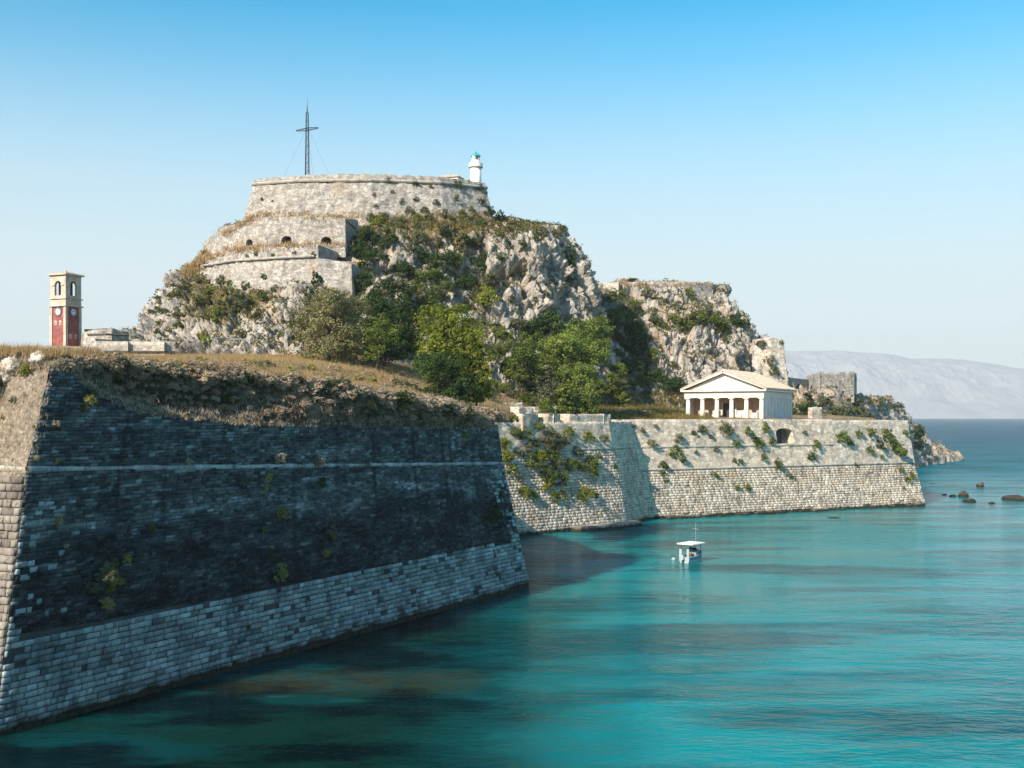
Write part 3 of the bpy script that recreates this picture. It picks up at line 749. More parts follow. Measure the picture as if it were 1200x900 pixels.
def polywall(name, base, top, m, parent, res=0.6, amp=0.25, cap=3.0, down=1.5, mats=None, seed=0.0, back=True):
    """wall on a polyline of base and top points (left to right as seen from the sea): rough face, flat top, back"""
    base = np.array(base, float); top = np.array(top, float); base = base.copy(); base[:, 2] -= down
    L = np.concatenate([[0], np.cumsum(np.linalg.norm(np.diff(top[:, :2], axis=0), axis=1))])
    nu = max(3, int(L[-1] / res) + 1); ss = np.linspace(0, L[-1], nu)
    ss = np.unique(np.concatenate([ss, L])); nu = len(ss)
    bi = np.stack([np.interp(ss, L, base[:, k]) for k in range(3)], -1); ti = np.stack([np.interp(ss, L, top[:, k]) for k in range(3)], -1)
    nz = max(3, int(np.max(ti[:, 2] - bi[:, 2]) / res) + 1); t = np.linspace(0, 1, nz)[:, None, None]
    g = bi[None] * (1 - t) + ti[None] * t
    n = grid_normals(g); pp = g.reshape(-1, 3) + seed
    d = amp * (0.8 * fbm(pp / 1.9, 4, 0.6) + 0.5 * fbm(pp / 0.7 + 9, 2))
    top_rough = 0.5 * amp * fbm((ti + seed) / 1.1, 3)
    g = g + n * d.reshape(g.shape[:2])[..., None]; g[-1, :, 2] += top_rough
    nav = np.cross(np.gradient(ti, axis=0), [0, 0, 1.]); inw = -nav / np.linalg.norm(nav, axis=1)[:, None]
    rows = [g]; k = max(2, int(cap / 1.0) + 1)
    for j in range(1, k + 1):
        rows.append((g[-1] + inw * cap * j / k + np.array([0, 0, 1.]) * (0.15 * fbm((ti + j * 2 + seed) / 1.4, 2))[:, None])[None])
    nf = nz + k
    if back: rows.append((rows[-1][0] - np.array([0, 0, 1.]) * (ti[:, 2] - bi[:, 2])[:, None])[None]); nf += 1
    gg = np.concatenate(rows); fc = grid_faces(nu, nf)
    mi = np.repeat((np.arange(nf - 1) >= nz - 1).astype(int), nu - 1)
    uv = np.stack([np.repeat(ss[None], nf, 0), gg[..., 2]], -1).reshape(-1, 2)
    vv = gg.reshape(-1, 3); ex = []; n0 = len(vv)
    for e in (0, -1):
        col0 = g[:, e]; colb = col0 + inw[e] * cap; i0 = n0 + sum(len(x) for x in ex)
        ex.append(np.concatenate([col0, colb])); fc = np.concatenate([fc, np.array([[i0 + k_, i0 + k_ + 1, i0 + nz + k_ + 1, i0 + nz + k_] for k_ in range(nz - 1)])]); mi = np.concatenate([mi, np.zeros(nz - 1, int)])
    vv = np.concatenate([vv] + ex); uv = np.concatenate([uv, vv[n0:, 1:3]]); gg = vv
    if mats: return add(name, gg.reshape(-1, 3), fc, None, parent, uv=uv, mats=mats, matidx=mi)
    return add(name, gg.reshape(-1, 3), fc, m, parent, uv=uv)

# ------------------------------------------------------------------ near bastion
r1 = np.random.default_rng(11)
near = thing('sea_bastion', 'huge dark shaded bastion wall with pale ashlar foot and thin white cordon', 'bastion', (A + B) / 2)
S1 = face_fn(A, B, sh((0.6, 2.4), 13.25, (0.06, 0.42)), sh((-2.5, 1.8), 11.5, (-0.14, 0.10)))
SL = face_fn(A2, A, sh((0.9, 2.6), 13.25, (0.17, 0.40)), sh((0.6, 2.4), 13.25, (0.06, 0.42)))
SF = face_fn(B, D, sh((-2.5, 1.8), 11.5, (-0.14, 0.10)), sh((-2.5, 1.4), 11.5, (-0.14, 0.10)))
zc1 = lambda u: 13.25 - 1.75 * np.asarray(u, float)
ztop1 = lambda u: np.interp(u, [0, 0.025, 0.07, 0.13, 0.3, 0.6, 1.0], [18.7, 18.6, 17.2, 16.3, 15.6, 15.3, 15.0])
zash = lambda u: np.interp(u, [0, 0.1, 0.5, 1.0], [4.9, 4.7, 4.5, 4.2])
def near_bastion():
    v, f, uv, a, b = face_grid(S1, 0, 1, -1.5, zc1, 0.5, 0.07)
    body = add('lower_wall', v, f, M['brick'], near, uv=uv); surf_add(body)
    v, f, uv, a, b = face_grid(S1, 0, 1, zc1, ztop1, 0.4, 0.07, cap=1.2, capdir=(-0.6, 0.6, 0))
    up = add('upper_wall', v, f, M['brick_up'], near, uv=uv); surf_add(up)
    v, f, uv, a, b = face_grid(SL, 0, 1, -1.5, 13.25, 0.6, 0.12)
    left = add('left_wall', v, f, M['lit_core'], near, uv=uv)
    v, f, uv, a, b = face_grid(SL, 0, 1, 13.25, 18.7, 0.5, 0.30, cap=1.5, capdir=(0.4, 0.9, 0))
    lu = add('left_upper_wall', v, f, M['lit_core'], near, uv=uv); surf_add(lu)
    v, f, uv, a, b = face_grid(SF, 0, 1, -1.5, 15.0, 0.8, 0.1, cap=4, capdir=(-1, -0.2, 0))
    add('flank_wall', v, f, M['brick_up'], near, uv=uv)
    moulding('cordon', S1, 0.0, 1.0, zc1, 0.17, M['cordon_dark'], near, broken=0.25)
    moulding('cordon', SL, 0.0, 1.0, 13.25, 0.17, M['cordon_pale'], near, broken=0.2)
    # ashlar foot: nearest stones one by one, the rest as one mesh
    cells = courses(S1, 0.0, 1.0, -0.1, 4.5, 0.34, 0.38, 1.05, r1, proud=(0.08, 0.17), skip=lambda u, z: r1.random() < 0.055)
    cells = [c for c in cells if c[3] < zash((c[0] + c[1]) / 2) + 0.25]
    # quoins and surviving facing blocks climbing the corners
    q = courses(S1, 0.0, 0.075, 4.5, 12.6, 0.34, 0.3, 0.85, r1, proud=(0.10, 0.18), skip=lambda u, z: r1.random() < 0.62 + u * 4.5 + 0.02 * (z - 4.5))
    q2 = courses(S1, 0.94, 1.0, 4.2, 11.0, 0.34, 0.3, 0.9, r1, proud=(0.10, 0.18), skip=lambda u, z: r1.random() < 0.45 + (1 - u) * 9)
    cells.sort(key=lambda c: c[0]); lit = courses(SL, 1 - 2.6 / SL.len, 1.0, -0.1, 12.9, 0.40, 0.45, 1.0, r1, proud=(0.12, 0.18))
    n1 = 300 - len(q) - len(lit)
    foot = add('ashlar_foot', *strip_back(S1), M['ashlar_core'], near)
    stones_single('stone', S1, cells[:n1] + q, r1, M['ashlar_one'], foot)
    stones_single('stone', SL, lit, r1, M['lit_ashlar'], left)
    s = stones_joined('far_ashlar', S1, cells[n1:] + q2, r1, M['ashlar'], near); tag(s, kind='stuff')
    surf_add(s)
    # small dark stones of the great face, course by course
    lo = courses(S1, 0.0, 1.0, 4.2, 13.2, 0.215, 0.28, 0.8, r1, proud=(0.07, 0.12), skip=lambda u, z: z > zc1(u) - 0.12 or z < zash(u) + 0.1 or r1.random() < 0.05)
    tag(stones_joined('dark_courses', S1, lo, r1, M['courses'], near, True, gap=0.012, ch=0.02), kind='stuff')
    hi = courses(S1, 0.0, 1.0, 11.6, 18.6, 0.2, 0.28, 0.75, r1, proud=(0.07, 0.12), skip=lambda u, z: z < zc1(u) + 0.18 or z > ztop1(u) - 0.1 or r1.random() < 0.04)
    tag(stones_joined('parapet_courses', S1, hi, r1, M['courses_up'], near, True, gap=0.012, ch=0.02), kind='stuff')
def strip_back(S):
    v, f, uv, a, b = face_grid(S, 0, 1, -1.4, zash, 0.6, 0.02, out=0.02)
    return v, f
M['lit_core'] = stone_mat('lit_rubble', (0.50, 0.42, 0.33), (0.38, 0.31, 0.235), (0.22, 0.17, 0.12), stain=(0.10, 0.08, 0.06), stain_lo=0.55, wet=True, bump=0.9, cells=4.5)
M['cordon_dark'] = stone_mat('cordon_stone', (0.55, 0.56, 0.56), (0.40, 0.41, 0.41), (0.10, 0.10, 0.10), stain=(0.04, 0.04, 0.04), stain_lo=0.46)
near_bastion()

def rampart():
    """eroded earth bank on top of the near bastion, wall edge to crest to the ground behind"""
    us = np.concatenate([np.linspace(-0.35, -0.004, 90), np.linspace(0, 1, 420)]); rows = []
    ul = us[us < 0]; ur = us[us >= 0]
    edge = np.concatenate([SL(1 + ul, np.full(len(ul), 18.75)), S1(ur, ztop1(ur))])
    ang = np.interp(us, [-0.35, -0.05, 0.03, 1.0], [math.radians(62), math.radians(66), math.radians(140), math.radians(149)])
    inw = np.stack([np.cos(ang), np.sin(ang), 0 * ang], -1)
    zcrest = np.interp(us, [-0.35, -0.06, 0, 0.03, 0.1, 0.3, 0.5, 0.75, 0.93, 1.0], [19.6, 19.2, 19.0, 19.1, 19.2, 18.9, 18.5, 17.6, 16.5, 15.5])
    wid = np.interp(us, [-0.35, 0, 0.05, 0.15, 0.3, 0.55, 1.0], [1.0, 0.6, 1.8, 3.8, 3.8, 2.4, 2.2])
    nr = 26
    for t in np.linspace(0, 1, nr):
        fl = np.interp(us, [0, 0.3, 0.55, 1], [1, 1, 0, 0]); pr = fl * np.interp(t, [0, 0.4, 0.60, 0.74, 1], [0, 0.13, 0.27, 0.86, 1.0]) + (1 - fl) * np.interp(t, [0, 0.15, 0.45, 1], [0, 0.25, 0.9, 1.0])
        zz = edge[:, 2] - 0.15 + (zcrest - edge[:, 2] + 0.15) * pr
        rows.append(np.stack([edge[:, 0] + inw[:, 0] * (wid * t - 0.12), edge[:, 1] + inw[:, 1] * (wid * t - 0.12), zz], -1))
    for t in (0.35, 0.8, 1.5, 2.5, 4.0, 6.0, 9.0):
        zz = zcrest + np.interp(t, [0, 1, 3, 9], [0.1, 0.15, -0.15, -1.4])
        rows.append(np.stack([edge[:, 0] + inw[:, 0] * (wid + t), edge[:, 1] + inw[:, 1] * (wid + t), zz], -1))
    g = np.stack(rows); n = grid_normals(g); pp = g.reshape(-1, 3)
    along = pp * np.array([1, 1, 0.35])
    d = 0.7 * fbm(along / 1.8, 4, 0.6, True) + 0.7 * fbm(pp / 0.8, 4, 0.65)
    k = np.concatenate([np.linspace(0.1, 1, 6), np.ones(len(rows) - 6)])[:, None]
    g = g + n * (d.reshape(g.shape[:2]) * k)[..., None] * 0.8
    o = add('earth_rampart', g.reshape(-1, 3), grid_faces(g.shape[1], g.shape[0]), M['earth']); tag(o, kind='structure'); surf_add(o)
rampart()

# ------------------------------------------------------------------ second bastion: face in sun, flank, long sea wall
r2 = np.random.default_rng(12)
mid = thing('sea_bastion', 'sunlit stone bastion face hung with green bushes, behind the dark bastion', 'bastion', (D + C) / 2)
long = thing('sea_fortification', 'long pale limestone sea wall in tiers below the white temple', 'fortification', (E + Gc) / 2)
S2 = face_fn(D, C, sh((-1.7, 1.9), 11.2, (-0.12, 0.14)), sh((-1.9, 2.5), 11.2, (-0.14, 0.17)))
S2f = face_fn(C, E, sh((-1.9, 2.5), 11.2, (-0.14, 0.17)), sh((-1.5, 2.2), 11.2, (-0.14, 0.17)))
ni = np.array([-(Gc - E)[1], (Gc - E)[0], 0]); ni /= np.linalg.norm(ni)
S3 = face_fn(E, Gc, sh(tuple(ni[:2] * 1.6), 7.6, tuple(ni[:2] * 0.2)), sh((-1.6, 1.2), 7.6, tuple(ni[:2] * 0.2)))
S3e = face_fn(Gc, G2, sh((-1.6, 1.2), 7.6, tuple(ni[:2] * 0.2)), sh((-1.6, 0), 7.6, (-0.09, 0)))
def far_walls():
    # second bastion
    v, f, uv, a, b = face_grid(S2, 0, 1, -1.5, 11.2, 0.6, 0.05, out=-0.06); surf_add(add('lower_wall', v, f, M['lime_core'], mid, uv=uv))
    v, f, uv, a, b = face_grid(S2, 0, 1, 11.2, 15.2, 0.4, 0.30, cap=6, capdir=(-0.67, 0.74, 0)); surf_add(add('upper_wall', v, f, M['sea_rubble'], mid, uv=uv))
    moulding('cordon', S2, 0, 1, 11.2, 0.24, M['cordon_pale'], mid, broken=0.2)
    cells = courses(S2, 0.42, 1.0, -0.1, 11.0, 0.40, 0.45, 1.15, r2, proud=(0.0, 0.09))
    tag(stones_joined('ashlar', S2, cells, r2, M['lime'], mid), kind='stuff')
    v, f, uv, a, b = face_grid(S2f, 0, 1, -1.5, 11.2, 0.6, 0.05, out=-0.06); add('flank_wall', v, f, M['lime_core'], mid, uv=uv)
    cells = courses(S2f, 0.0, 1.0, -0.1, 11.0, 0.40, 0.45, 1.15, r2, proud=(0.0, 0.09))
    tag(stones_joined('flank_ashlar', S2f, cells, r2, M['lime'], mid), kind='stuff')
    v, f, uv, a, b = face_grid(S2f, 0, 1, 11.2, 15.2, 0.5, 0.25, cap=6, capdir=(-0.8, 0.4, 0)); add('flank_upper_wall', v, f, M['sea_rubble'], mid, uv=uv)
    # stone slabs of the quay at its foot
    rr = np.random.default_rng(4); d2 = (C - D) / np.linalg.norm(C - D); o2 = np.array([d2[1], -d2[0], 0])
    s = np.linalg.norm(C - D) + 1.2
    for w in (4.4, 5.6, 2.4):
        s -= w / 2 + 0.12; mb = MB(); mb.box(D + d2 * s + o2 * 0.9 + np.array([0, 0, 0.12 + rr.uniform(-.05, .05)]), (w, 1.9, 1.15), d2); mb.build('quay_slab', M['lime_one'], mid); s -= w / 2
    # long wall
    v, f, uv, a, b = face_grid(S3, -0.1, 1, -1.5, 7.6, 0.6, 0.05, out=-0.06); surf_add(add('lower_wall', v, f, M['lime_core'], long, uv=uv))
    cells = courses(S3, -0.08, 1.0, -0.1, 7.35, 0.385, 0.45, 1.2, r2, proud=(0.0, 0.1), skip=lambda u, z: r2.random() < (0.10 if z < 1.2 else 0.01))
    tag(stones_joined('ashlar', S3, cells, r2, M['lime'], long), kind='stuff')
    moulding('cordon', S3, -0.08, 1, 7.6, 0.2, M['cordon_pale'], long, broken=0.25)
    moulding('upper_cordon', S3, -0.08, 0.685, 11.1, 0.2, M['cordon_pale'], long, broken=0.3)
    v, f, uv, a, b = face_grid(S3, -0.12, 0.69, 7.6, 11.1, 0.4, 0.22); surf_add(add('middle_wall', v, f, M['sea_rubble'], long, uv=uv))
    ua, ub = 0.468, 0.535
    for (p, q, nm) in ((-0.12, ua, 'upper_wall'), (ub, 0.69, 'upper_wall')):
        v, f, uv, a, b = face_grid(S3, p, q, 11.1, 15.5, 0.4, 0.28, cap=6, capdir=ni); surf_add(add(nm, v, f, M['sea_rubble'], long, uv=uv))
    v, f, uv, a, b = face_grid(S3, 0.69, 1, 7.6, 15.3, 0.4, 0.30, cap=6, capdir=ni); surf_add(add('end_wall', v, f, M['pale_rubble'], long, uv=uv))
    v, f, uv, a, b = face_grid(S3e, 0, 1, -1.5, 15.3, 0.8, 0.3, cap=6, capdir=(-1, 0, 0)); add('end_flank_wall', v, f, M['sea_rubble'], long, uv=uv)
    # vaulted opening below the temple
    o0 = S3(ua, 11.1); X = S3(ub, 11.1) - o0; w = np.linalg.norm(X); X /= w; Zu = S3(ua, 15.5) - o0; hh = np.linalg.norm(Zu); Zu /= hh
    mb = MB(); bk = MB(); arch_panel(o0, X, Zu, ni, w, hh, [(w / 2, 1.9, 0.3, 2.2, 0.75)], 1.6, mb, bk)
    mb.poly([o0 + Zu * hh, o0 + X * w + Zu * hh, o0 + X * w + Zu * hh + ni * 6, o0 + Zu * hh + ni * 6], [(0, 1, 2, 3)])
    vp = mb.build('vault_wall', M['sea_rubble'], long); bk.build('vault_back', M['dark_stone'], long)
    mb = MB(); pa = o0 + X * (w / 2) + ni * 1.3 + Zu * 0.3; mb.box(pa + Zu * 1.2 + X * 0.5, (0.5, 0.25, 2.4), X); mb.build('vault_post', M['dark_stone'], long)
    # rubble footing along the waterline
    for k in range(26):
        u = rr.uniform(0.02, 1.0); c = S3(u, 0.0) - ni * rr.uniform(0.2, 0.9); mb = MB(); w = rr.uniform(0.8, 2.4)
        mb.box(c + np.array([0, 0, rr.uniform(-.25, 0.1)]), (w, rr.uniform(.8, 1.5), rr.uniform(.6, 1.0)), Gc - E, taper=0.85); mb.build('footing_block', M['lime_one'], long)
M['lime_one'] = stone_mat('limestone_block', (0.56, 0.49, 0.41), (0.44, 0.38, 0.31), (0.24, 0.2, 0.16), wet=True, tint='obj')
M['pale_rubble'] = stone_mat('pale_rubble_wall', (0.70, 0.61, 0.51), (0.59, 0.51, 0.42), (0.38, 0.325, 0.265), stain=(0.18, 0.15, 0.12), stain_lo=0.56, bump=0.5, warm=(0.58, 0.45, 0.31), cells=1.3)
M['dark_stone'] = flat_mat('dark_stone', (0.10, 0.09, 0.08), 0.95, 0.4)
far_walls()

# parapet of the second bastion: merlons with splayed sunlit cheeks
par = thing('gun_parapet', 'stone gun parapet with two embrasures above the bushy bastion', 'parapet', S2(0.6, 15.2))
def parapet():
    d2 = (C - D) / np.linalg.norm(C - D); i2 = np.array([-d2[1], d2[0], 0])
    def at(px, z, d): q = P(px, 488, d); q[2] = z; return q
    for (pa, pb, da, db) in ((612, 631, 153, 155.5), (641.5, 656.5, 157, 159), (667, 716, 160.4, 166)):
        a, b = at(pa, 0, da), at(pb, 0, db); x = b - a; w = np.linalg.norm(x); x /= w; i = np.array([-x[1], x[0], 0])
        base = [a + np.array([0, 0, 14.0]) + i * 3.2 + x * 0.4, a + np.array([0, 0, 14.0]), b + np.array([0, 0, 14.0]), b + np.array([0, 0, 14.0]) + i * 3.2 - x * 0.4]
        top = [q + np.array([0, 0, 2.35]) for q in base]
        polywall('merlon', base, top, M['sea_rubble'], par, 0.35, 0.10, cap=1.6, down=0.5)
parapet()
# ------------------------------------------------------------------ citadel walls on the hill
drum = thing('citadel', 'high sloping rubble wall crowning the rock, under the cross and lighthouse', 'fortress', P(430, 250, 228))
def citadel():
    b = [P(292, 250, 262), P(280, 254, 228), P(345, 256, 221.5), P(435, 262, 219), P(522, 262, 222), P(583, 258, 231), P(566, 250, 266)]
    t = [P(306, 214, 262), P(299, 210, 229.5), P(350, 206, 225), P(435, 204.5, 223.5), P(515, 207, 227), P(568, 213, 234.5), P(560, 222, 262)]
    z = [q[2] for q in t]; zm = np.mean(z[1:6])
    for q in t: q[2] = 0.6 * q[2] + 0.4 * zm
    surf_add(polywall('wall', b, t, M['rubble'], drum, 0.42, 0.6, cap=16, down=4, mats=[M['rubble'], M['bench_grass']], seed=3))
    # cordon and parapet face just proud of the wall
    cz = []
    for q, w in zip(t, b): k = 0.13; cz.append(q * (1 - k) + w * k)
    mb = MB(); pts = [c + (c - np.array([-28, 245, c[2]])) / np.linalg.norm(c - np.array([-28, 245, c[2]])) * 0.12 for c in cz]
    fine = []
    for a_, b_ in zip(pts[:-1], pts[1:]):
        for s in np.linspace(0, 1, 14)[:-1]: fine.append(a_ * (1 - s) + b_ * s)
    mb.tube(fine, 0.30, 6); mb.build('cordon', M['cordon_pale'], drum)
citadel()

batt = thing('gun_battery', 'stepped battery wall with three dark arched gun ports below the citadel wall', 'fortress', P(340, 290, 198))
def battery():
    bp = [(232, 300, 212), (262, 291, 204.5), (312, 287, 198.5), (360, 286, 197), (405, 287, 196.6), (421, 286, 211)]
    tp = [(240, 283, 214), (263, 265, 206), (313, 256.5, 200), (360, 253, 198.3), (404.5, 256, 197.9), (420, 258, 212)]
    b = [P(*q) for q in bp]; t = [P(*q) for q in tp]
    ports = {1: [(0.60, 0.85, 0.75)], 2: [(0.49, 1.0, 1.0)], 3: [(0.50, 0.95, 0.8)]}
    fr = MB(); bk = MB()
    for k in (1, 2, 3):
        dz = np.array([0, 0, 2.2]); X = b[k + 1] - b[k]; w = np.linalg.norm(X); X /= w; Yi = np.array([-X[1], X[0], 0.]); Yi /= np.linalg.norm(Yi)
        h = (t[k] + t[k + 1] - b[k] - b[k + 1])[2] / 2 + 2.2
        arch_panel(b[k], X, (0, 0, 1), Yi, w, h, [(c * w, hw, 2.35, 2.45 + s * 0.55, hw * 0.85) for c, hw, s in ports[k]], 1.4, fr, bk, 10, corners=(b[k] - dz, b[k + 1] - dz, t[k], t[k + 1]))
    f = fr.build('port_wall', M['rubble'], batt); surf_add(f); [MB().poly(v, [(0, 1, 2, 3)]).build('gun_port', M['black'], batt) for v in bk.v]
    # wall returns, cap and body behind the face
    polywall('left_wall', b[:2], t[:2], M['rubble'], batt, 0.5, 0.3, cap=6, down=2, mats=[M['rubble'], M['bench_grass']])
    polywall('right_wall', b[4:], t[4:], M['rubble'], batt, 0.5, 0.2, cap=0.9, down=2, mats=[M['rubble'], M['bench_grass']])
    inn = np.array([0, 1.9, 0])
    polywall('parapet_top', [q + np.array([0, 1.5, 4.6]) for q in b[1:5]], [q + np.array([0, 0.25, 0.05]) for q in t[1:5]], M['rubble'], batt, 0.5, 0.12, cap=9, down=0, mats=[M['rubble'], M['bench_grass']])
M['black'] = flat_mat('dark_interior', (0.025, 0.022, 0.02), 0.95, 0.3)
battery()

lowr = thing('scarp', 'lower scarp wall with a cordon, growing out of the rock below the gun ports', 'fortress', P(320, 335, 188))
def lower_scarp():
    b = [P(206, 345, 214), P(224, 342, 206), P(262, 338, 194.5), P(320, 337, 187), P(372, 336, 185)]
    t = [P(226, 312, 218), P(240, 301, 208), P(275, 294, 196.5), P(325, 289.5, 189.5), P(373, 287, 188)]
    surf_add(polywall('wall', b, t, M['rubble'], lowr, 0.42, 0.6, cap=9, down=3, mats=[M['rubble'], M['bench_grass']], seed=8))
    fine = []
    cz = [q * 0.73 + w * 0.27 - np.array([0, 0.22, 0]) for q, w in zip(t, b)]
    for a_, b_ in zip(cz[:-1], cz[1:]):
        for s in np.linspace(0, 1, 12)[:-1]: fine.append(a_ * (1 - s) + b_ * s)
    MB().tube(fine, 0.2, 6).build('cordon', M['cordon_pale'], lowr)
    b = [P(370.5, 345, 183.4), P(413, 345, 183.0)]; t = [P(371.5, 302, 185.6), P(412, 308, 185.2)]
    surf_add(polywall('bastion_block', b, t, M['rubble'], lowr, 0.42, 0.6, cap=11, down=4, mats=[M['rubble'], M['bench_grass']], seed=18))
lower_scarp()

eastw = thing('ruined_citadel', 'ruined wall along the top of the eastern rock', 'fortress', P(770, 345, 266))
def east():
    b = [P(700, 352, 268), P(726, 352, 265), P(764, 356, 262.5), P(806, 360, 262.5), P(838, 358, 266), P(846, 356, 284)]
    t = [P(703, 336, 269), P(728, 331, 266), P(765, 330, 264), P(808, 330, 264), P(835, 333, 267.5), P(842, 334, 285)]
    surf_add(polywall('wall', b, t, M['rubble'], eastw, 0.45, 0.4, cap=9, down=3, mats=[M['rubble'], M['bench_grass']], seed=33))
    b = [P(706, 350, 260), P(725, 350, 259), P(727, 350, 264)]; t = [P(707, 331, 260.5), P(725, 331, 259.5), P(727, 331, 264)]
    polywall('turret', b, t, M['pale_rubble'], eastw, 0.5, 0.15, cap=3, down=3, seed=31)
east()
eastt = thing('rock_tower', 'tall pale rubble tower standing against the eastern rock behind the temple', 'tower', P(900, 460, 252))
def east_tower():
    b = [P(872, 465, 262), P(876, 466, 250), P(902, 467, 249), P(929, 466, 250.5), P(912, 462, 275)]
    t = [P(880, 400, 264), P(884, 398, 252), P(902, 395, 251.5), P(917, 397, 253), P(900, 400, 277)]
    surf_add(polywall('wall', b, t, M['pale_rubble'], eastt, 0.45, 0.55, cap=3.5, down=3, seed=41))
east_tower()

# ruin with a small arch on the headland
ruin = thing('ruined_barrack', 'roofless square stone ruin with small windows on the far headland', 'ruin', P(975, 462, 300))
def ruin_build():
    b = [P(945, 461, 316), P(958, 463, 303), P(1001, 463, 306), P(1002, 461, 322)]
    t = [P(945, 440, 316), P(958, 437, 303), P(1001, 436, 306), P(1002, 437, 322)]
    mb = MB(); bk = MB(); o0 = b[1]; X = b[2] - b[1]; w = np.linalg.norm(X); X /= w; Y = np.array([-X[1], X[0], 0])
    h = t[1][2] - b[1][2]
    arch_panel(o0, X, (0, 0, 1), Y, w, h * 0.97, [(w * 0.29, 0.35, 1.6, 2.2, 0.2), (w * 0.53, 0.3, 1.7, 2.3, 0.2), (w * 0.70, 0.45, 0.1, 0.9, 0.3)], 0.8, mb, bk, 6)
    for k, hh in ((0.05, 0.9), (0.30, 0.5), (0.62, 0.75), (0.86, 1.0)):
        mb.box(o0 + X * (k * w + 0.8) + np.array([0, 0, h * 0.97 + hh * 0.3]) + Y * 0.4, (1.5, 0.8, hh * 0.6), X)
    surf_add(mb.build('front_wall', M['rubble'], ruin)); [MB().poly(v, [(0, 1, 2, 3)]).build('window', M['black'], ruin) for v in bk.v]
    polywall('left_wall', b[:2], t[:2], M['rubble'], ruin, 0.5, 0.25, cap=0.8, down=2)
    polywall('right_wall', b[2:], t[2:], M['rubble'], ruin, 0.5, 0.25, cap=0.8, down=2)
    polywall('back_wall', [b[3], b[0]], [t[3], t[0]], M['rubble'], ruin, 0.6, 0.25, cap=0.8, down=2)
    # stump of an arched bridge to the rock
    q = P(926, 463, 292); e = P(948, 463, 308); X = e - q; X[2] = 0; w = np.linalg.norm(X); X /= w; Y = np.array([-X[1], X[0], 0])
    mb = MB(); arch_panel(q - np.array([0, 0, 1.0]), X, (0, 0, 1), Y, w, 5.6, [(w * 0.55, w * 0.27, 0.02, 2.6, 1.6)], 2.2, mb, None, 10)
    for dd in (2.2,):
        mb2 = MB(); arch_panel(q - np.array([0, 0, 1.0]) + Y * dd, X, (0, 0, 1), Y, w, 5.6, [(w * 0.55, w * 0.27, 0.02, 2.6, 1.6)], 0.02, mb2, None, 10); mb.poly(np.concatenate(mb2.v), mb2.f)
    z0 = q - np.array([0, 0, 1.0]) + np.array([0, 0, 5.6]); mb.poly([z0, z0 + X * w, z0 + X * w + Y * 2.2, z0 + Y * 2.2], [(0, 1, 2, 3)])
    mb.build('arch', M['rubble'], ruin)
ruin_build()
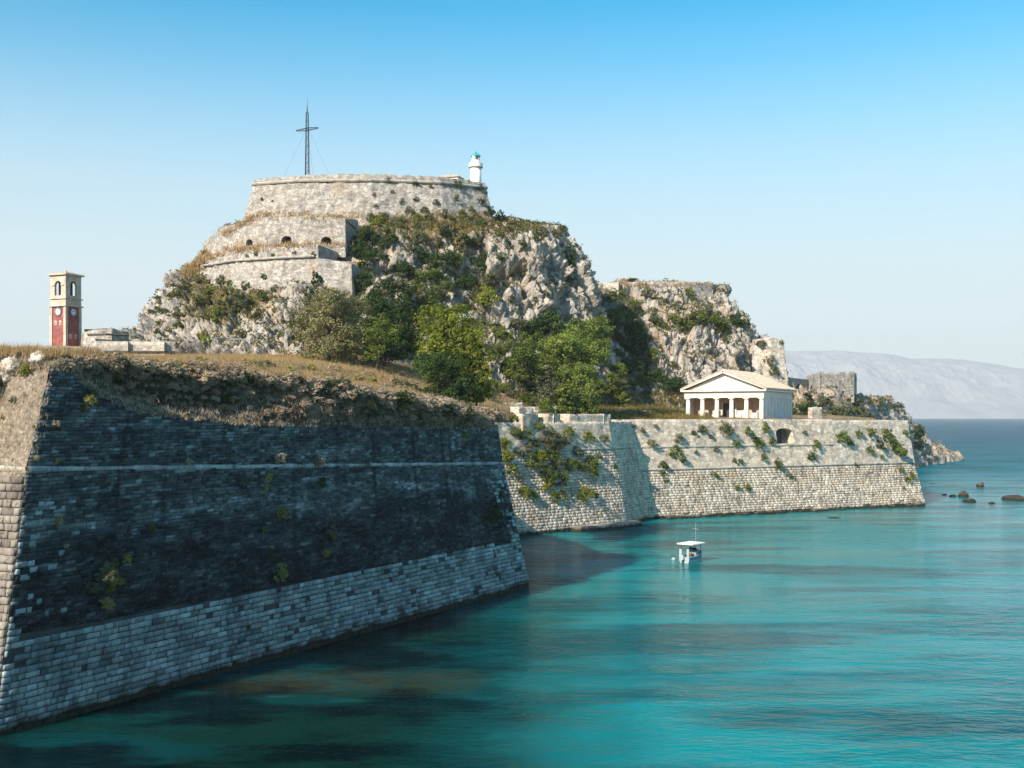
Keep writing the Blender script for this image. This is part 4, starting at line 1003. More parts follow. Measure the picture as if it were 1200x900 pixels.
# ------------------------------------------------------------------ temple on the terrace
M['white'] = flat_mat('white_stone', (0.72, 0.645, 0.55), 0.85, 0.16, 0.9)
M['white_wall'] = flat_mat('pale_plaster', (0.62, 0.60, 0.57), 0.9, 0.14, 0.8)
M['ochre'] = flat_mat('ochre_plaster', (0.56, 0.38, 0.25), 0.9, 0.25, 0.7)
M['tile'] = flat_mat('pale_roof_tile', (0.47, 0.385, 0.30), 0.9, 0.35, 1.2)
M['door'] = flat_mat('dark_door', (0.05, 0.045, 0.04), 0.7, 0.2)
def temple():
    al = math.radians(29); X = np.array([math.cos(al), -math.sin(al), 0]); Y = np.array([math.sin(al), math.cos(al), 0]); U = np.array([0, 0, 1.])
    R0 = P(895, 488, 195); R0[2] = 15.3; W, Ln = 14.7, 19.5; O = R0 - X * W
    t = thing('temple', 'white columned temple with pediment and tiled gable roof on the terrace', 'temple', O + X * W / 2 + Y * Ln / 2)
    pt = lambda u, v, z: O + X * u + Y * v + U * z
    MB().box(pt(W / 2, Ln / 2, -0.3), (W + 1.0, Ln + 1.0, 0.9), X).build('stylobate', M['white'], t)
    hc = 4.0
    for k in range(6):
        u = 0.55 + k * (W - 1.1) / 5
        c = MB().lathe(pt(u, 0.55, 0.15), [(0.46, 0), (0.46, 0.05), (0.43, 0.2), (0.42, 1.4), (0.35, hc - 0.5)], 18).build('column', M['white'], t, True)
        mb = MB().lathe(pt(u, 0.55, 0.15), [(0.35, hc - 0.52), (0.40, hc - 0.40), (0.50, hc - 0.30)], 18); mb.box(pt(u, 0.55, 0.15 + hc - 0.20), (1.02, 1.02, 0.2), X); mb.build('capital', M['white'], c)
    MB().box(pt(W / 2, 0.55, hc + 0.60), (W, 1.1, 1.1), X).build('architrave', M['white'], t)
    zc = hc + 1.17
    MB().box(pt(W / 2, Ln / 2, zc + 0.13), (W + 1.1, Ln + 1.1, 0.26), X).build('cornice', M['white'], t)
    # walls
    dp = 3.4
    MB().box(pt(W / 2, dp + 0.3, (hc + 1.15) / 2), (W - 0.6, 0.6, hc + 1.15), X).build('portico_wall', M['ochre'], t)
    MB().box(pt(W / 2, 2.1, hc + 0.25), (W - 1.2, 2.2, 0.2), X).build('portico_ceiling', M['white_wall'], t)
    dr = MB().box(pt(W / 2, dp - 0.02, 1.6), (2.2, 0.1, 3.0), X).build('door', M['door'], t)
    for du in (-1.25, 1.25): MB().box(pt(W / 2 + du, dp - 0.06, 1.65), (0.28, 0.2, 3.1), X).build('door_jamb', M['white'], dr)
    for sgn, u in ((1, W - 0.3), (-1, 0.3)):
        MB().box(pt(u - 0.14 * sgn, (Ln + 1.1) / 2, (hc + 1.15) / 2), (0.42, Ln - 1.2, hc + 1.15), X).build('side_wall', M['white_wall'], t)
        MB().box(pt(u + 0.10 * sgn, (Ln + 1.1) / 2, 0.45), (0.22, Ln - 1.25, 0.62), X).build('plinth', M['white_wall'], t)
        MB().box(pt(u + 0.10 * sgn, (Ln + 1.1) / 2, hc + 0.56), (0.24, Ln - 1.25, 1.15), X).build('frieze', M['white_wall'], t)
        n = 9
        for k in range(n):
            v = 1.9 + k * (Ln - 2.6) / (n - 1); wd = 2.1 if k == 0 else (1.15 if k < n - 1 else 1.2)
            MB().box(pt(u + 0.08 * sgn, v + (0.15 if k == 0 else 0), 0.76 + (hc - 0.8) / 2), (0.2, wd, hc - 0.79), X).build('pilaster', M['white_wall'], t)
    MB().box(pt(W / 2, Ln - 0.3, (hc + 1.15) / 2), (W - 0.9, 0.5, hc + 1.13), X).build('back_wall', M['white_wall'], t)
    # pediment, roof
    ze = zc + 0.26; za = ze + 3.05; ov = 0.55
    for v, s in ((0.45, 1), (Ln - 0.45, -1)):
        q = [pt(0.3, v, ze), pt(W - 0.3, v, ze), pt(W / 2, v, za - 0.1)]; q2 = [c + Y * 0.3 for c in q]
        MB().poly(q + q2, [(0, 1, 2), (5, 4, 3), (0, 3, 4, 1), (1, 4, 5, 2), (2, 5, 3, 0)]).build('tympanum', M['white'], t)
        for a, b in ((pt(-ov, v, ze), pt(W / 2, v, za)), (pt(W + ov, v, ze), pt(W / 2, v, za))):
            d = b - a; Ld = np.linalg.norm(d); up = np.cross(d, Y); up = up if up[2] > 0 else -up
            MB().box((a + b) / 2 - Y * s * 0.42 + up / np.linalg.norm(up) * 0.16, (Ld, 0.9, 0.34), d, up).build('raking_cornice', M['white'], t)
    for sx in (-1, 1):
        e0, e1 = (W / 2 + sx * (W / 2 + ov + 0.1)), W / 2
        a, b, c, d = pt(e0, -0.45, ze + 0.02), pt(e0, Ln + 0.45, ze + 0.02), pt(e1, Ln + 0.45, za + 0.38), pt(e1, -0.45, za + 0.38)
        # tiled slope with ribs running down it
        n = 44; rows = []
        for k in range(n + 1):
            q = k / n; rows.append([a * (1 - q) + b * q, d * (1 - q) + c * q])
        vs = []; fs = []
        for k in range(n):
            l0, h0 = rows[k]; l1, h1 = rows[k + 1]; z = U * 0.30; r = U * 0.38; m = lambda p, s_, f: p * (1 - f) + s_ * f
            i0 = len(vs); vs += [l0 + z, h0 + z, m(l0, l1, .6) + z, m(h0, h1, .6) + z, m(l0, l1, .7) + r, m(h0, h1, .7) + r, m(l0, l1, .9) + r, m(h0, h1, .9) + r]
            if k: fs.append((i0 - 2, i0 - 1, i0 + 1, i0))
            fs += [(i0, i0 + 1, i0 + 3, i0 + 2), (i0 + 2, i0 + 3, i0 + 5, i0 + 4), (i0 + 4, i0 + 5, i0 + 7, i0 + 6)]
        i0 = len(vs); vs += [a, b, c, d, a + U * .3, b + U * .3, c + U * .3, d + U * .3]
        fs += [(i0, i0 + 1, i0 + 2, i0 + 3), (i0, i0 + 4, i0 + 5, i0 + 1), (i0, i0 + 3, i0 + 7, i0 + 4), (i0 + 1, i0 + 5, i0 + 6, i0 + 2)]
        MB().poly(vs, fs).build('roof_slope', M['tile'], t)
    for u, w, h in ((3.4, 0.9, 1.3), (5.6, 1.2, 1.6), (10.1, 1.2, 1.6), (12.6, 1.1, 1.2)):
        mb = MB().box(pt(u, 1.7, 0.15 + h / 2), (w, 0.6, h), X); mb.box(pt(u - w * 0.25, 1.3, 0.15 + h * 0.28), (w * 0.7, 0.5, h * 0.55), X)
        mb.build('parapet_block', M['white'], t)
temple()

# ------------------------------------------------------------------ clock tower
M['red'] = flat_mat('red_plaster', (0.31, 0.10, 0.085), 0.9, 0.45, 1.1)
M['cream'] = flat_mat('cream_stone', (0.50, 0.425, 0.335), 0.9, 0.30, 1.2)
M['clock_white'] = flat_mat('clock_dial', (0.72, 0.76, 0.76), 0.5, 0.05); M['clock_ring'] = flat_mat('clock_ring', (0.05, 0.06, 0.07), 0.5, 0.1)
def clock_tower():
    c0 = P(77, 488, 150); s = 2.77; k = s / 2
    X = np.array([0.919, -0.394, 0]); Y = np.array([0.394, 0.919, 0]); U = np.array([0, 0, 1.])
    zb, z1, z2, z3, zt = 22.0, 30.75, 31.75, 34.85, 35.4
    base = c0.copy(); base[2] = zb
    t = thing('clock_tower', 'slim red and cream clock tower with arched open belfry', 'tower', base)
    pt = lambda u, v, z: np.array([c0[0], c0[1], 0]) + X * u + Y * v + U * z
    MB().box(pt(0, 0, (zb + z1) / 2), (s - 0.16, s - 0.16, z1 - zb), X).build('shaft', M['red'], t)
    for a in (-1, 1):
        for b in (-1, 1): MB().box(pt(a * (k - 0.17), b * (k - 0.17), (zb + z1) / 2), (0.42, 0.42, z1 - zb - 0.004), X).build('corner_pilaster', M['cream'], t)
    MB().box(pt(0, 0, z1 + 0.09), (s + 0.42, s + 0.42, 0.18), X).build('cornice', M['cream'], t)
    MB().box(pt(0, 0, (z1 + z2) / 2 + 0.09), (s + 0.02, s + 0.02, z2 - z1 - 0.18), X).build('attic', M['cream'], t)
    MB().box(pt(0, 0, z2 + 0.07), (s + 0.36, s + 0.36, 0.14), X).build('cornice', M['cream'], t)
    hb = z3 - z2 - 0.14
    for (o_, xx, yy) in ((pt(-k, -k, z2 + .14), X, Y), (pt(k, -k, z2 + .14), Y, -X), (pt(k, k, z2 + .14), -X, -Y), (pt(-k, k, z2 + .14), -Y, X)):
        mb = MB(); arch_panel(o_, xx, U, yy, s, hb, [(s / 2, 0.58, 0.35, 1.72, 0.58)], 0.32, mb, None, 12)
        mb2 = MB(); arch_panel(o_ + yy * 0.32, xx, U, yy, s, hb, [(s / 2, 0.58, 0.35, 1.72, 0.58)], 0.005, mb2, None, 12); mb.poly(np.concatenate(mb2.v), mb2.f)
        w = mb.build('belfry_wall', M['cream'], t)
        for q_ in (-1, 1): MB().box(o_ + xx * (s / 2 + q_ * 0.86) + U * 1.72 - yy * 0.04, (0.5, 0.16, 0.12), xx).build('impost', M['cream'], w)
    MB().box(pt(0, 0, z2 + 0.3), (s - 0.7, s - 0.7, 0.3), X).build('belfry_floor', M['cream'], t)
    MB().box(pt(0, 0, z2 + 1.55), (1.25, 1.25, 2.3), X).build('belfry_core', M['belfry_dark'], t)  # solid dark core added so the arches look shaded, not open to sky
    MB().lathe(pt(0, 0, z2 + 0.9), [(0.42, 0), (0.36, 0.12), (0.26, 0.45), (0.12, 0.62)], 14).build('bell', M['bronze'], t, True)
    MB().box(pt(0, 0, z3 + 0.05), (s + 0.10, s + 0.10, 0.10), X).build('cornice', M['cream'], t)
    MB().box(pt(0, 0, z3 + 0.2), (s + 0.62, s + 0.62, 0.20), X).build('eave', M['cream'], t)
    MB().box(pt(0, 0, z3 + 0.48), (s + 0.5, s + 0.5, 0.36), X, taper=0.35).build('roof', M['tile'], t)
    MB().lathe(pt(0, 0, z3 + 0.62), [(0.22, 0), (0.2, 0.2), (0.05, 0.35)], 10).build('finial', M['cream'], t)
    def dial(o_, n, xx):
        def ring(r, off, nm, mt, par):
            vs = [o_ + n * off + (xx * math.cos(a) + U * math.sin(a)) * r for a in np.linspace(0, 2 * math.pi, 28)[:-1]]; vb = [v - n * 0.06 for v in vs]; q = len(vs)
            return MB().poly(vs + vb, [tuple(range(q))] + [(i, q + i, q + (i + 1) % q, (i + 1) % q) for i in range(q)]).build(nm, mt, par)
        f = ring(0.62, 0.07, 'clock_face', M['clock_ring'], t); ring(0.40, 0.085, 'dial', M['clock_white'], f)
        for a in range(12):
            an = a * math.pi / 6; d = xx * math.cos(an) + U * math.sin(an); MB().box(o_ + n * 0.085 + d * 0.51, (0.14, 0.05, 0.06), d, n if abs(d @ n) < .5 else U).build('hour_mark', M['clock_white'], f)
        for an, l in ((1.2, 0.34), (2.6, 0.24)):
            d = xx * math.cos(an) + U * math.sin(an); MB().box(o_ + n * 0.10 + d * l / 2, (l, 0.05, 0.03), d, n).build('clock_hand', M['clock_ring'], f)
    for n, xx in ((-Y, X), (X, Y), (Y, -X), (-X, -Y)):
        dial(np.array([c0[0], c0[1], 30.05]) + n * (k - 0.08), n, xx)
        for du, z in ((-0.42, 28.55), (0.42, 28.55), (-0.5, 26.75), (0.5, 26.75)):
            if (z > 28) != (n @ np.array([-1, -1, 0]) > 0.5): continue
            o_ = np.array([c0[0], c0[1], z]) + n * (k - 0.08) + xx * du
            w = MB().box(o_ + n * 0.02, (0.34, 0.08, 0.56), xx).build('window', M['white'], t); MB().box(o_ + n * 0.05 - U * 0.03, (0.17, 0.05, 0.36), xx).build('pane', M['red'], w)
M['belfry_dark'] = flat_mat('belfry_shade', (0.10, 0.075, 0.055), 0.9, 0.3, 3)
M['bronze'] = flat_mat('bronze', (0.10, 0.08, 0.05), 0.45, 0.2, metal=0.7)
clock_tower()

# ------------------------------------------------------------------ lighthouse and keeper's house
M['light_white'] = flat_mat('whitewash', (0.82, 0.79, 0.75), 0.8, 0.08, 1.5); M['turq'] = flat_mat('turquoise_paint', (0.03, 0.36, 0.36), 0.45, 0.12)
def glass_mat():
    m, n, l, b = mat('lantern_glass', 0.05); b.inputs['Base Color'].default_value = (0.04, 0.07, 0.08, 1); b.inputs['Specular IOR Level'].default_value = 0.8; return m
M['glass'] = glass_mat()
def lighthouse():
    c = P(557.5, 488, 240); c[2] = 66.2
    t = thing('lighthouse', 'stubby white lighthouse with turquoise lantern roof at the edge of the citadel', 'lighthouse', c)
    MB().lathe(c, [(1.32, -3), (1.26, 0), (1.18, 3.55)], 28).build('tower', M['light_white'], t, True)
    g = MB().lathe(c, [(1.2, 3.45), (1.55, 3.6), (1.55, 3.78)], 28).build('gallery', M['cream'], t)
    MB().lathe(c, [(1.50, 3.78), (1.50, 4.5), (1.42, 4.5), (1.42, 3.9)], 28).build('gallery_parapet', M['light_white'], t)
    MB().lathe(c, [(0.95, 3.8), (0.92, 5.15)], 24).build('lantern_base', M['light_white'], t, True)
    MB().lathe(c, [(0.76, 5.15), (0.76, 6.02)], 12).build('lantern_glass', M['glass'], t)
    for k in range(8):
        a = k * math.pi / 4; p = c + np.array([0.8 * math.cos(a), 0.8 * math.sin(a), 5.1]); MB().box(p + np.array([0, 0, 0.48]), (0.09, 0.09, 0.96)).build('glazing_bar', M['light_white'], t)
    a = -2.2; MB().box(c + np.array([0.8 * math.cos(a), 0.8 * math.sin(a), 5.6]), (0.5, 0.5, 0.9)).build('blind_panel', M['light_white'], t)
    rf = MB().lathe(c, [(1.06, 6.02), (1.02, 6.16), (0.66, 6.55), (0.2, 6.8)], 20).build('lantern_roof', M['turq'], t)
    MB().lathe(c, [(0.16, 6.75), (0.2, 6.95), (0.04, 7.1), (0.03, 7.6)], 10).build('ball_vent', M['turq'], rf)
    # keeper's house
    X = np.array([0.94, -0.34, 0]); Y = np.array([0.34, 0.94, 0]); o = P(527.5, 488, 243); o[2] = 65.4
    h = thing('keeper_house', 'low house with pink hipped tile roof beside the lighthouse', 'house', o)
    MB().box(o + np.array([0, 0, 1.2]), (5.2, 4.2, 2.9), X).build('wall', M['light_white'], h)
    z = o + np.array([0, 0, 2.65]); a, b = 3.0, 2.5
    vs = [z - X * a - Y * b, z + X * a - Y * b, z + X * a + Y * b, z - X * a + Y * b, z - X * 0.9 + np.array([0, 0, 1.0]), z + X * 0.9 + np.array([0, 0, 1.0])]
    vs += [v - np.array([0, 0, .14]) for v in vs[:4]]
    MB().poly(vs, [(0, 1, 5, 4), (1, 2, 5), (2, 3, 4, 5), (3, 0, 4), (0, 6, 7, 1), (1, 7, 8, 2), (2, 8, 9, 3), (3, 9, 6, 0), (6, 9, 8, 7)]).build('roof', M['tile'], h)
    MB().box(o + X * 0.9 - Y * 2.1 + np.array([0, 0, 1.35]), (0.8, 0.1, 1.1), X).build('window', M['door'], h)
    # long outbuilding roof line
    o2 = P(542.5, 488, 243.5); o2[2] = 65.3
    an = thing('lean_to', 'flat stone outbuilding between keeper house and lighthouse', 'shed', o2)
    MB().box(o2 + np.array([0, 0, 1.0]), (3.6, 2.6, 2.4), X).build('wall', M['rubble'], an)
    MB().box(o2 + np.array([0, 0, 2.28]), (4.0, 3.0, 0.16), X).build('roof', M['tile'], an)
lighthouse()

# ------------------------------------------------------------------ iron cross mast
M['steel'] = flat_mat('painted_steel', (0.055, 0.06, 0.085), 0.6, 0.2, 3.0, 0.3)
def cross():
    b = P(360, 488, 238); b[2] = 65.0
    t = thing('cross_mast', 'tall lattice steel cross with guy wires on top of the citadel', 'cross', b)
    U = np.array([0, 0, 1.]); zt = 16.2; w0, w1 = 0.42, 0.22
    def leg(a, c): return lambda z: b + np.array([a, c, 0]) * (w0 + (w1 - w0) * z / zt) + U * z
    L = [leg(a, c) for a, c in ((-1, -1), (1, -1), (1, 1), (-1, 1))]
    for f in L: MB().tube([f(0), f(zt)], 0.07, 5).build('mast_leg', M['steel'], t)
    mb = MB(); nz = 18
    for k in range(nz):
        z0, z1 = zt * k / nz, zt * (k + 1) / nz
        for j in range(4):
            f, g = L[j], L[(j + 1) % 4]
            mb.tube([f(z0), g(z1)] if (k + j) % 2 else [g(z0), f(z1)], 0.035, 4); mb.tube([f(z1), g(z1)], 0.035, 4)
    tag(mb.build('lacing', M['steel'], t), kind='stuff')
    MB().tube([b + U * zt, b + U * (zt + 1.6)], [0.14, 0.06], 6).build('mast_top', M['steel'], t)
    MB().tube([b + U * (zt + 1.6), b + U * (zt + 3.4)], [0.045, 0.02], 5).build('lightning_rod', M['steel'], t)
    X = np.array([0.97, -0.24, 0.06]); X /= np.linalg.norm(X); c = b + U * 12.6; ah = 2.5
    for s in (-1, 1):
        mb = MB()
        for dy in (-0.16, 0.16):
            n = np.array([0.24, 0.97, 0]) * dy
            mb.tube([c + n + U * 0.3, c + n * .6 + X * s * ah + U * 0.08], 0.06, 5); mb.tube([c + n - U * 0.3, c + n * .6 + X * s * ah - U * 0.08], 0.06, 5)
            for q in np.linspace(0.1, 0.9, 5): mb.tube([c + n + X * s * ah * q + U * 0.27 * (1 - q), c + n + X * s * ah * (q + 0.1) - U * 0.27 * (1 - q)], 0.035, 4)
        mb.tube([c + X * s * ah + U * .15, c + X * s * ah - U * .15], 0.09, 5)
        tag(mb.build('cross_arm', M['steel'], t), kind='stuff')
    for gx, gy in ((-5, -3), (6, -3), (0.5, 7)):
        MB().tube([b + U * 13.0, b + np.array([gx, gy, 0.6])], 0.016, 4).build('guy_wire', M['steel'], t)
cross()

# ------------------------------------------------------------------ moored boat and buoy
def boat():
    b = P(812, 488, 122.5); b[2] = 0.0; th = math.radians(40)
    Fw = np.array([math.sin(th), math.cos(th), 0]); R = np.array([math.cos(th), -math.sin(th), 0]); U = np.array([0, 0, 1.])
    t = thing('fishing_boat', 'small white and blue fishing boat under a flat white canopy, moored in the bay', 'boat', b)
    pt = lambda f, r, z: b + Fw * f * 0.74 + R * r * 0.86 + U * z
    L, Bm = 5.0, 0.86
    st = []
    for f in np.linspace(0, 1, 13):
        w = Bm * (1 - max(0, (f - 0.35) / 0.65) ** 2.3) * (0.86 + 0.14 * min(1, f / 0.3)); w = max(w, 0.03); shr = 0.62 + 0.35 * f ** 2
        st.append([pt(-L / 2 + f * L, r, z) for r, z in ((-w, shr), (-w * 0.97, 0.30), (-w * 0.80, -0.05), (-w * 0.35, -0.25), (0, -0.30), (w * 0.35, -0.25), (w * 0.80, -0.05), (w * 0.97, 0.30), (w, shr))])
    g = np.array(st); v = g.reshape(-1, 3); f = grid_faces(9, 13); fl = [tuple(q) for q in f]; fl.append(tuple(range(8, -1, -1)))
    hull = add('hull', v, fl, None, t, mats=[M['hull_white'], M['hull_blue']], matidx=[1 if (i % 8) in (0, 7) else 0 for i in range(len(f))] + [0])
    dk = [tuple(i) for i in grid_faces(2, 13)]
    add('deck', np.stack([g[:, 1] + U * 0.02, g[:, 7] + U * 0.02], 1).reshape(-1, 3), dk, M['deck'], t)
    for i in (0, 8): MB().tube([q + U * 0.02 for q in g[:, i]], 0.045, 6).build('gunwale', M['hull_white'], t)
    MB().tube([g[0, 0] + U * .02, g[0, 8] + U * .02], 0.05, 6).build('transom_rail', M['hull_white'], t)
    for f_, r in ((-1.9, -0.72), (-1.9, 0.72), (0.75, -0.74), (0.75, 0.74)): MB().tube([pt(f_, r, 0.5), pt(f_, r * 1.0, 1.98)], 0.03, 6).build('canopy_post', M['steel'], t)
    MB().box(pt(-0.55, 0, 2.05), (2.0, 2.75, 0.10), R, taper=0.97).build('canopy', M['canopy'], t)
    MB().box(pt(0.2, 0, 0.85), (1.2, 0.9, 0.85), R, taper=0.9).build('cabin', M['deck'], t)
    w = MB().box(pt(-0.26, 0.0, 1.02), (0.95, 0.05, 0.34), R).build('windscreen', M['glass'], t)
    MB().box(pt(-1.2, 0.25, 0.62), (0.5, 0.5, 0.6), R).build('engine_box', M['crate_red'], t)
    MB().box(pt(-2.15, -0.68, 0.98), (0.34, 0.10, 0.95), R).build('side_board', M['hull_white'], t)
    MB().box(pt(-1.75, 0.18, 0.98), (0.30, 0.10, 0.95), R).build('side_board', M['hull_white'], t)
    mo = MB().box(pt(-2.68, -0.1, 0.62), (0.34, 0.42, 0.5), R, taper=0.8).build('outboard', M['hull_white'], t)
    MB().box(pt(-2.70, -0.1, 0.12), (0.14, 0.2, 0.6), R).build('outboard_leg', M['steel'], mo)
    MB().tube([pt(1.1, 0, 1.2), pt(0.3, 0, 1.75), pt(-0.6, 0, 1.62)], 0.02, 4).build('tarp_pole', M['steel'], t)
    vs = [pt(1.7, 0, 0.95), pt(0.55, -0.68, 0.9), pt(-0.1, -0.5, 1.55), pt(-0.1, 0.5, 1.55), pt(0.55, 0.68, 0.9)]
    MB().poly(vs + [q - U * 0.04 for q in vs], [(0, 1, 2), (0, 2, 3), (0, 3, 4), (7, 6, 5), (8, 7, 5), (9, 8, 5), (0, 5, 6, 1), (1, 6, 7, 2), (2, 7, 8, 3), (3, 8, 9, 4), (4, 9, 5, 0)]).build('tarpaulin', M['tarp'], t)
    MB().tube([pt(0.6, 0.1, 0.5), pt(0.6, 0.1, 4.25)], [0.025, 0.012], 6).build('mast', M['hull_white'], t)
    MB().tube([pt(0.6, -0.35, 3.55), pt(0.6, 0.5, 3.55)], 0.018, 5).build('spreader', M['hull_white'], t)
    q = P(789.5, 488, 124); q[2] = 0
    bu = thing('mooring_buoy', 'tiny pale mooring buoy beside the fishing boat', 'buoy', q)
    MB().lathe(q, [(0.05, -0.22), (0.22, -0.1), (0.26, 0.06), (0.16, 0.2), (0.05, 0.26)], 12).build('float', M['hull_white'], bu, True)
    MB().tube([q + U * 0.2, q + U * 0.55], 0.035, 6).build('staff', M['tarp'], bu)
M['hull_white'] = flat_mat('boat_white', (0.36, 0.42, 0.42), 0.4, 0.1, 3, spec=0.5); M['hull_blue'] = flat_mat('boat_blue', (0.06, 0.20, 0.27), 0.4, 0.2, 3, spec=0.5)
M['deck'] = flat_mat('boat_deck', (0.20, 0.26, 0.26), 0.7, 0.3, 4); M['canopy'] = flat_mat('canvas_white', (0.85, 0.84, 0.80), 0.8, 0.04)
M['tarp'] = flat_mat('dark_tarpaulin', (0.02, 0.04, 0.045), 0.7, 0.3, 4); M['crate_red'] = flat_mat('red_box', (0.35, 0.10, 0.06), 0.7, 0.2)
boat()

# ------------------------------------------------------------------ boulders in the water
def ico(sub=3):
    import bmesh
    bm = bmesh.new(); bmesh.ops.create_icosphere(bm, subdivisions=sub, radius=1.0)
    v = np.array([q.co[:] for q in bm.verts]); f = np.array([[q.index for q in p.verts] for p in bm.faces]); bm.free(); return v, f
ICO = ico(3); ICO4 = ico(4)
def boulder(name, label, c, rad, m, group=None, seed=0, cat='rock', kind=None):
    v, f = ICO4; p = v + seed * 3.7
    f1, f2, cid = voronoi(p * 1.6); d = 1 + 0.28 * fbm(p * 1.1, 3) + 0.22 * (cid - .5) + 0.10 * fbm(p * 4, 3, 0.6)
    o = add(name, v * d[:, None] * np.array(rad), f, m, None, attrs={'veg': np.zeros(len(v))}); o.location = tuple(c)
    return tag(o, label, cat, group, kind)
def sea_rocks():
    g = 'rocks awash off the sea wall'
    for k, (px, py, w, h, lab) in enumerate([(1149, 570, 9, 1.1, 'round dark weedy rock alone in the water, outermost of the awash rocks'), (1129, 582, 12, 1.2, 'dark humped rock awash beside two flat rocks off the wall end'), (1117, 582, 9, 0.5, None), (1107, 580, 7, 0.35, None), (1136, 588, 15, 0.8, 'flat brown rock awash in front of the humped dark rock'), (1190, 586, 30, 1.1, 'largest brown rock standing out of the turquoise water'), (1162, 590, 7, 0.4, 'small pinkish rock just breaking the surface'), (1092, 567, 9, 0.22, 'pale flat rock just under the surface by the wall end'), (977, 607, 16, 0.25, 'low brown rock just awash beside the foot of the long wall')]):
        d = 16 * F / (py - HOR); c = P(px, py, d); c[2] = -0.1; r = w / 2 / F * d
        boulder('sea_rock', lab or 'flat dark rock barely awash beside the humped dark one', c, (r, r * 0.9, h), M['wet_rock'], g, k + 1)
M['wet_rock'] = stone_mat('wet_rock', (0.20, 0.145, 0.095), (0.10, 0.072, 0.045), (0.035, 0.03, 0.02), wet=True, stain_lo=0.5, bump=0.9)
sea_rocks()

# ------------------------------------------------------------------ low walls round the foot of the hill
def box_wall(name, label, pts, h, m, thick=0.6, cope=None, cat='wall', down=1.0, group=None, amp=0.1):
    t = thing(name, label, cat, pts[0], group)
    b = [np.array(q, float) for q in pts]; tp = [q + np.array([0, 0, h]) for q in b]
    surf_add(polywall('masonry', b, tp, m, t, 0.35, amp, cap=thick, down=down))
    if cope is not None:
        mb = MB(); mb.tube([q + np.array([0, -0.05, 0.05]) for q in tp], 0.16, 5); mb.build('coping', cope, t)
    return t
def low_walls():
    w = box_wall('parapet', 'long low rubble parapet with grass on it, left of the clock tower foot', [P(-60, 418, 128), P(8, 420, 128), P(60, 420, 129), P(122, 421, 131)], 1.45, M['rubble'], 1.5)
    t = thing('low_rampart', 'low whitewashed wall in panels right of the clock tower', 'parapet', P(160, 420, 136))
    xs = [119, 150.5, 193, 206]
    for k in range(3):
        b = [P(xs[k] + 0.6, 420, 136 + k), P(xs[k + 1] - 0.6, 420, 136.5 + k)]
        tp = [q + np.array([0, 0, 2.1]) for q in b]
        polywall('panel', b, tp, M['pale_rubble'] if k < 2 else M['rubble'], t, 0.4, 0.05, cap=0.8, down=1)
        MB().box((b[0] + b[1]) / 2 + np.array([0, -0.12, 0.85]), (np.linalg.norm(b[1] - b[0]), 0.28, 0.16), b[1] - b[0]).build('string_course', M['dark_stone'], t)
    t = thing('ruined_blockhouse', 'low rounded rubble blockhouse with a flat slab edge beside the clock tower', 'ruin', P(122, 405, 146))
    b = [P(94, 408, 150), P(98, 410, 146), P(112, 410, 144), P(132, 410, 144), P(146, 410, 146), P(151, 406, 150)]
    tp = [P(95, 392, 150), P(99, 389, 146.5), P(113, 386, 145), P(131, 385, 145), P(145, 388, 147), P(151, 391, 150)]
    surf_add(polywall('wall', b, tp, M['rubble'], t, 0.35, 0.35, cap=5, down=1.5, mats=[M['rubble'], M['bench_grass']]))
    MB().tube([P(103, 392.5, 144), P(125, 391.8, 143.6), P(149, 392.5, 145)], 0.16, 5).build('slab_edge', M['dark_stone'], t)
    # behind the second bastion
    box_wall('retaining_wall', 'low sunlit retaining wall between the meadow and the temple terrace', [P(697, 491, 190), P(722, 491, 193), P(757, 491, 195)], 1.5, M['pale_rubble'], 0.8)
    box_wall('retaining_wall', 'shaded low wall running up to the left side of the temple', [P(757, 491, 195), P(778, 491, 203), P(802, 491, 212)], 1.55, M['rubble'], 0.8)
    box_wall('ruined_wall', 'grey wall stub sloping down behind the scrubby end of the dark bastion', [P(560, 486, 160), P(590, 487, 161), P(612, 487, 162)], 1.9, M['rubble'], 0.8, down=1, amp=0.55)
    box_wall('ruined_wall', 'broken pinkish wall end beside the gun parapet', [P(608, 487, 154), P(625, 487, 156)], 1.2, M['pale_rubble'], 1.8, amp=0.55)
    box_wall('ruined_wall', 'pale ruined wall block just behind the two embrasures', [P(627, 487, 163), P(652, 487, 166)], 1.35, M['pale_rubble'], 1.6, amp=0.55)
    box_wall('ruined_wall', 'small bright wall piece beside the bushes right of the temple', [P(952, 489, 222), P(963, 489, 223)], 2.0, M['pale_rubble'], 1.2, amp=0.55)
    # fallen white boulders at the left corner of the near bastion
    for k, (px, py, r) in enumerate([(14, 430, 0.55), (4, 434, 0.4), (9, 441, 0.35), (45, 420, 0.4)]):
        h = root_at(px, py)
        if h: boulder('boulder', 'pale boulder lying on the sunlit shoulder of the near bastion', h[0], (r * 1.1, r, r), M['pale_rubble'], 'boulders on the bastion shoulder', k + 20)
low_walls()
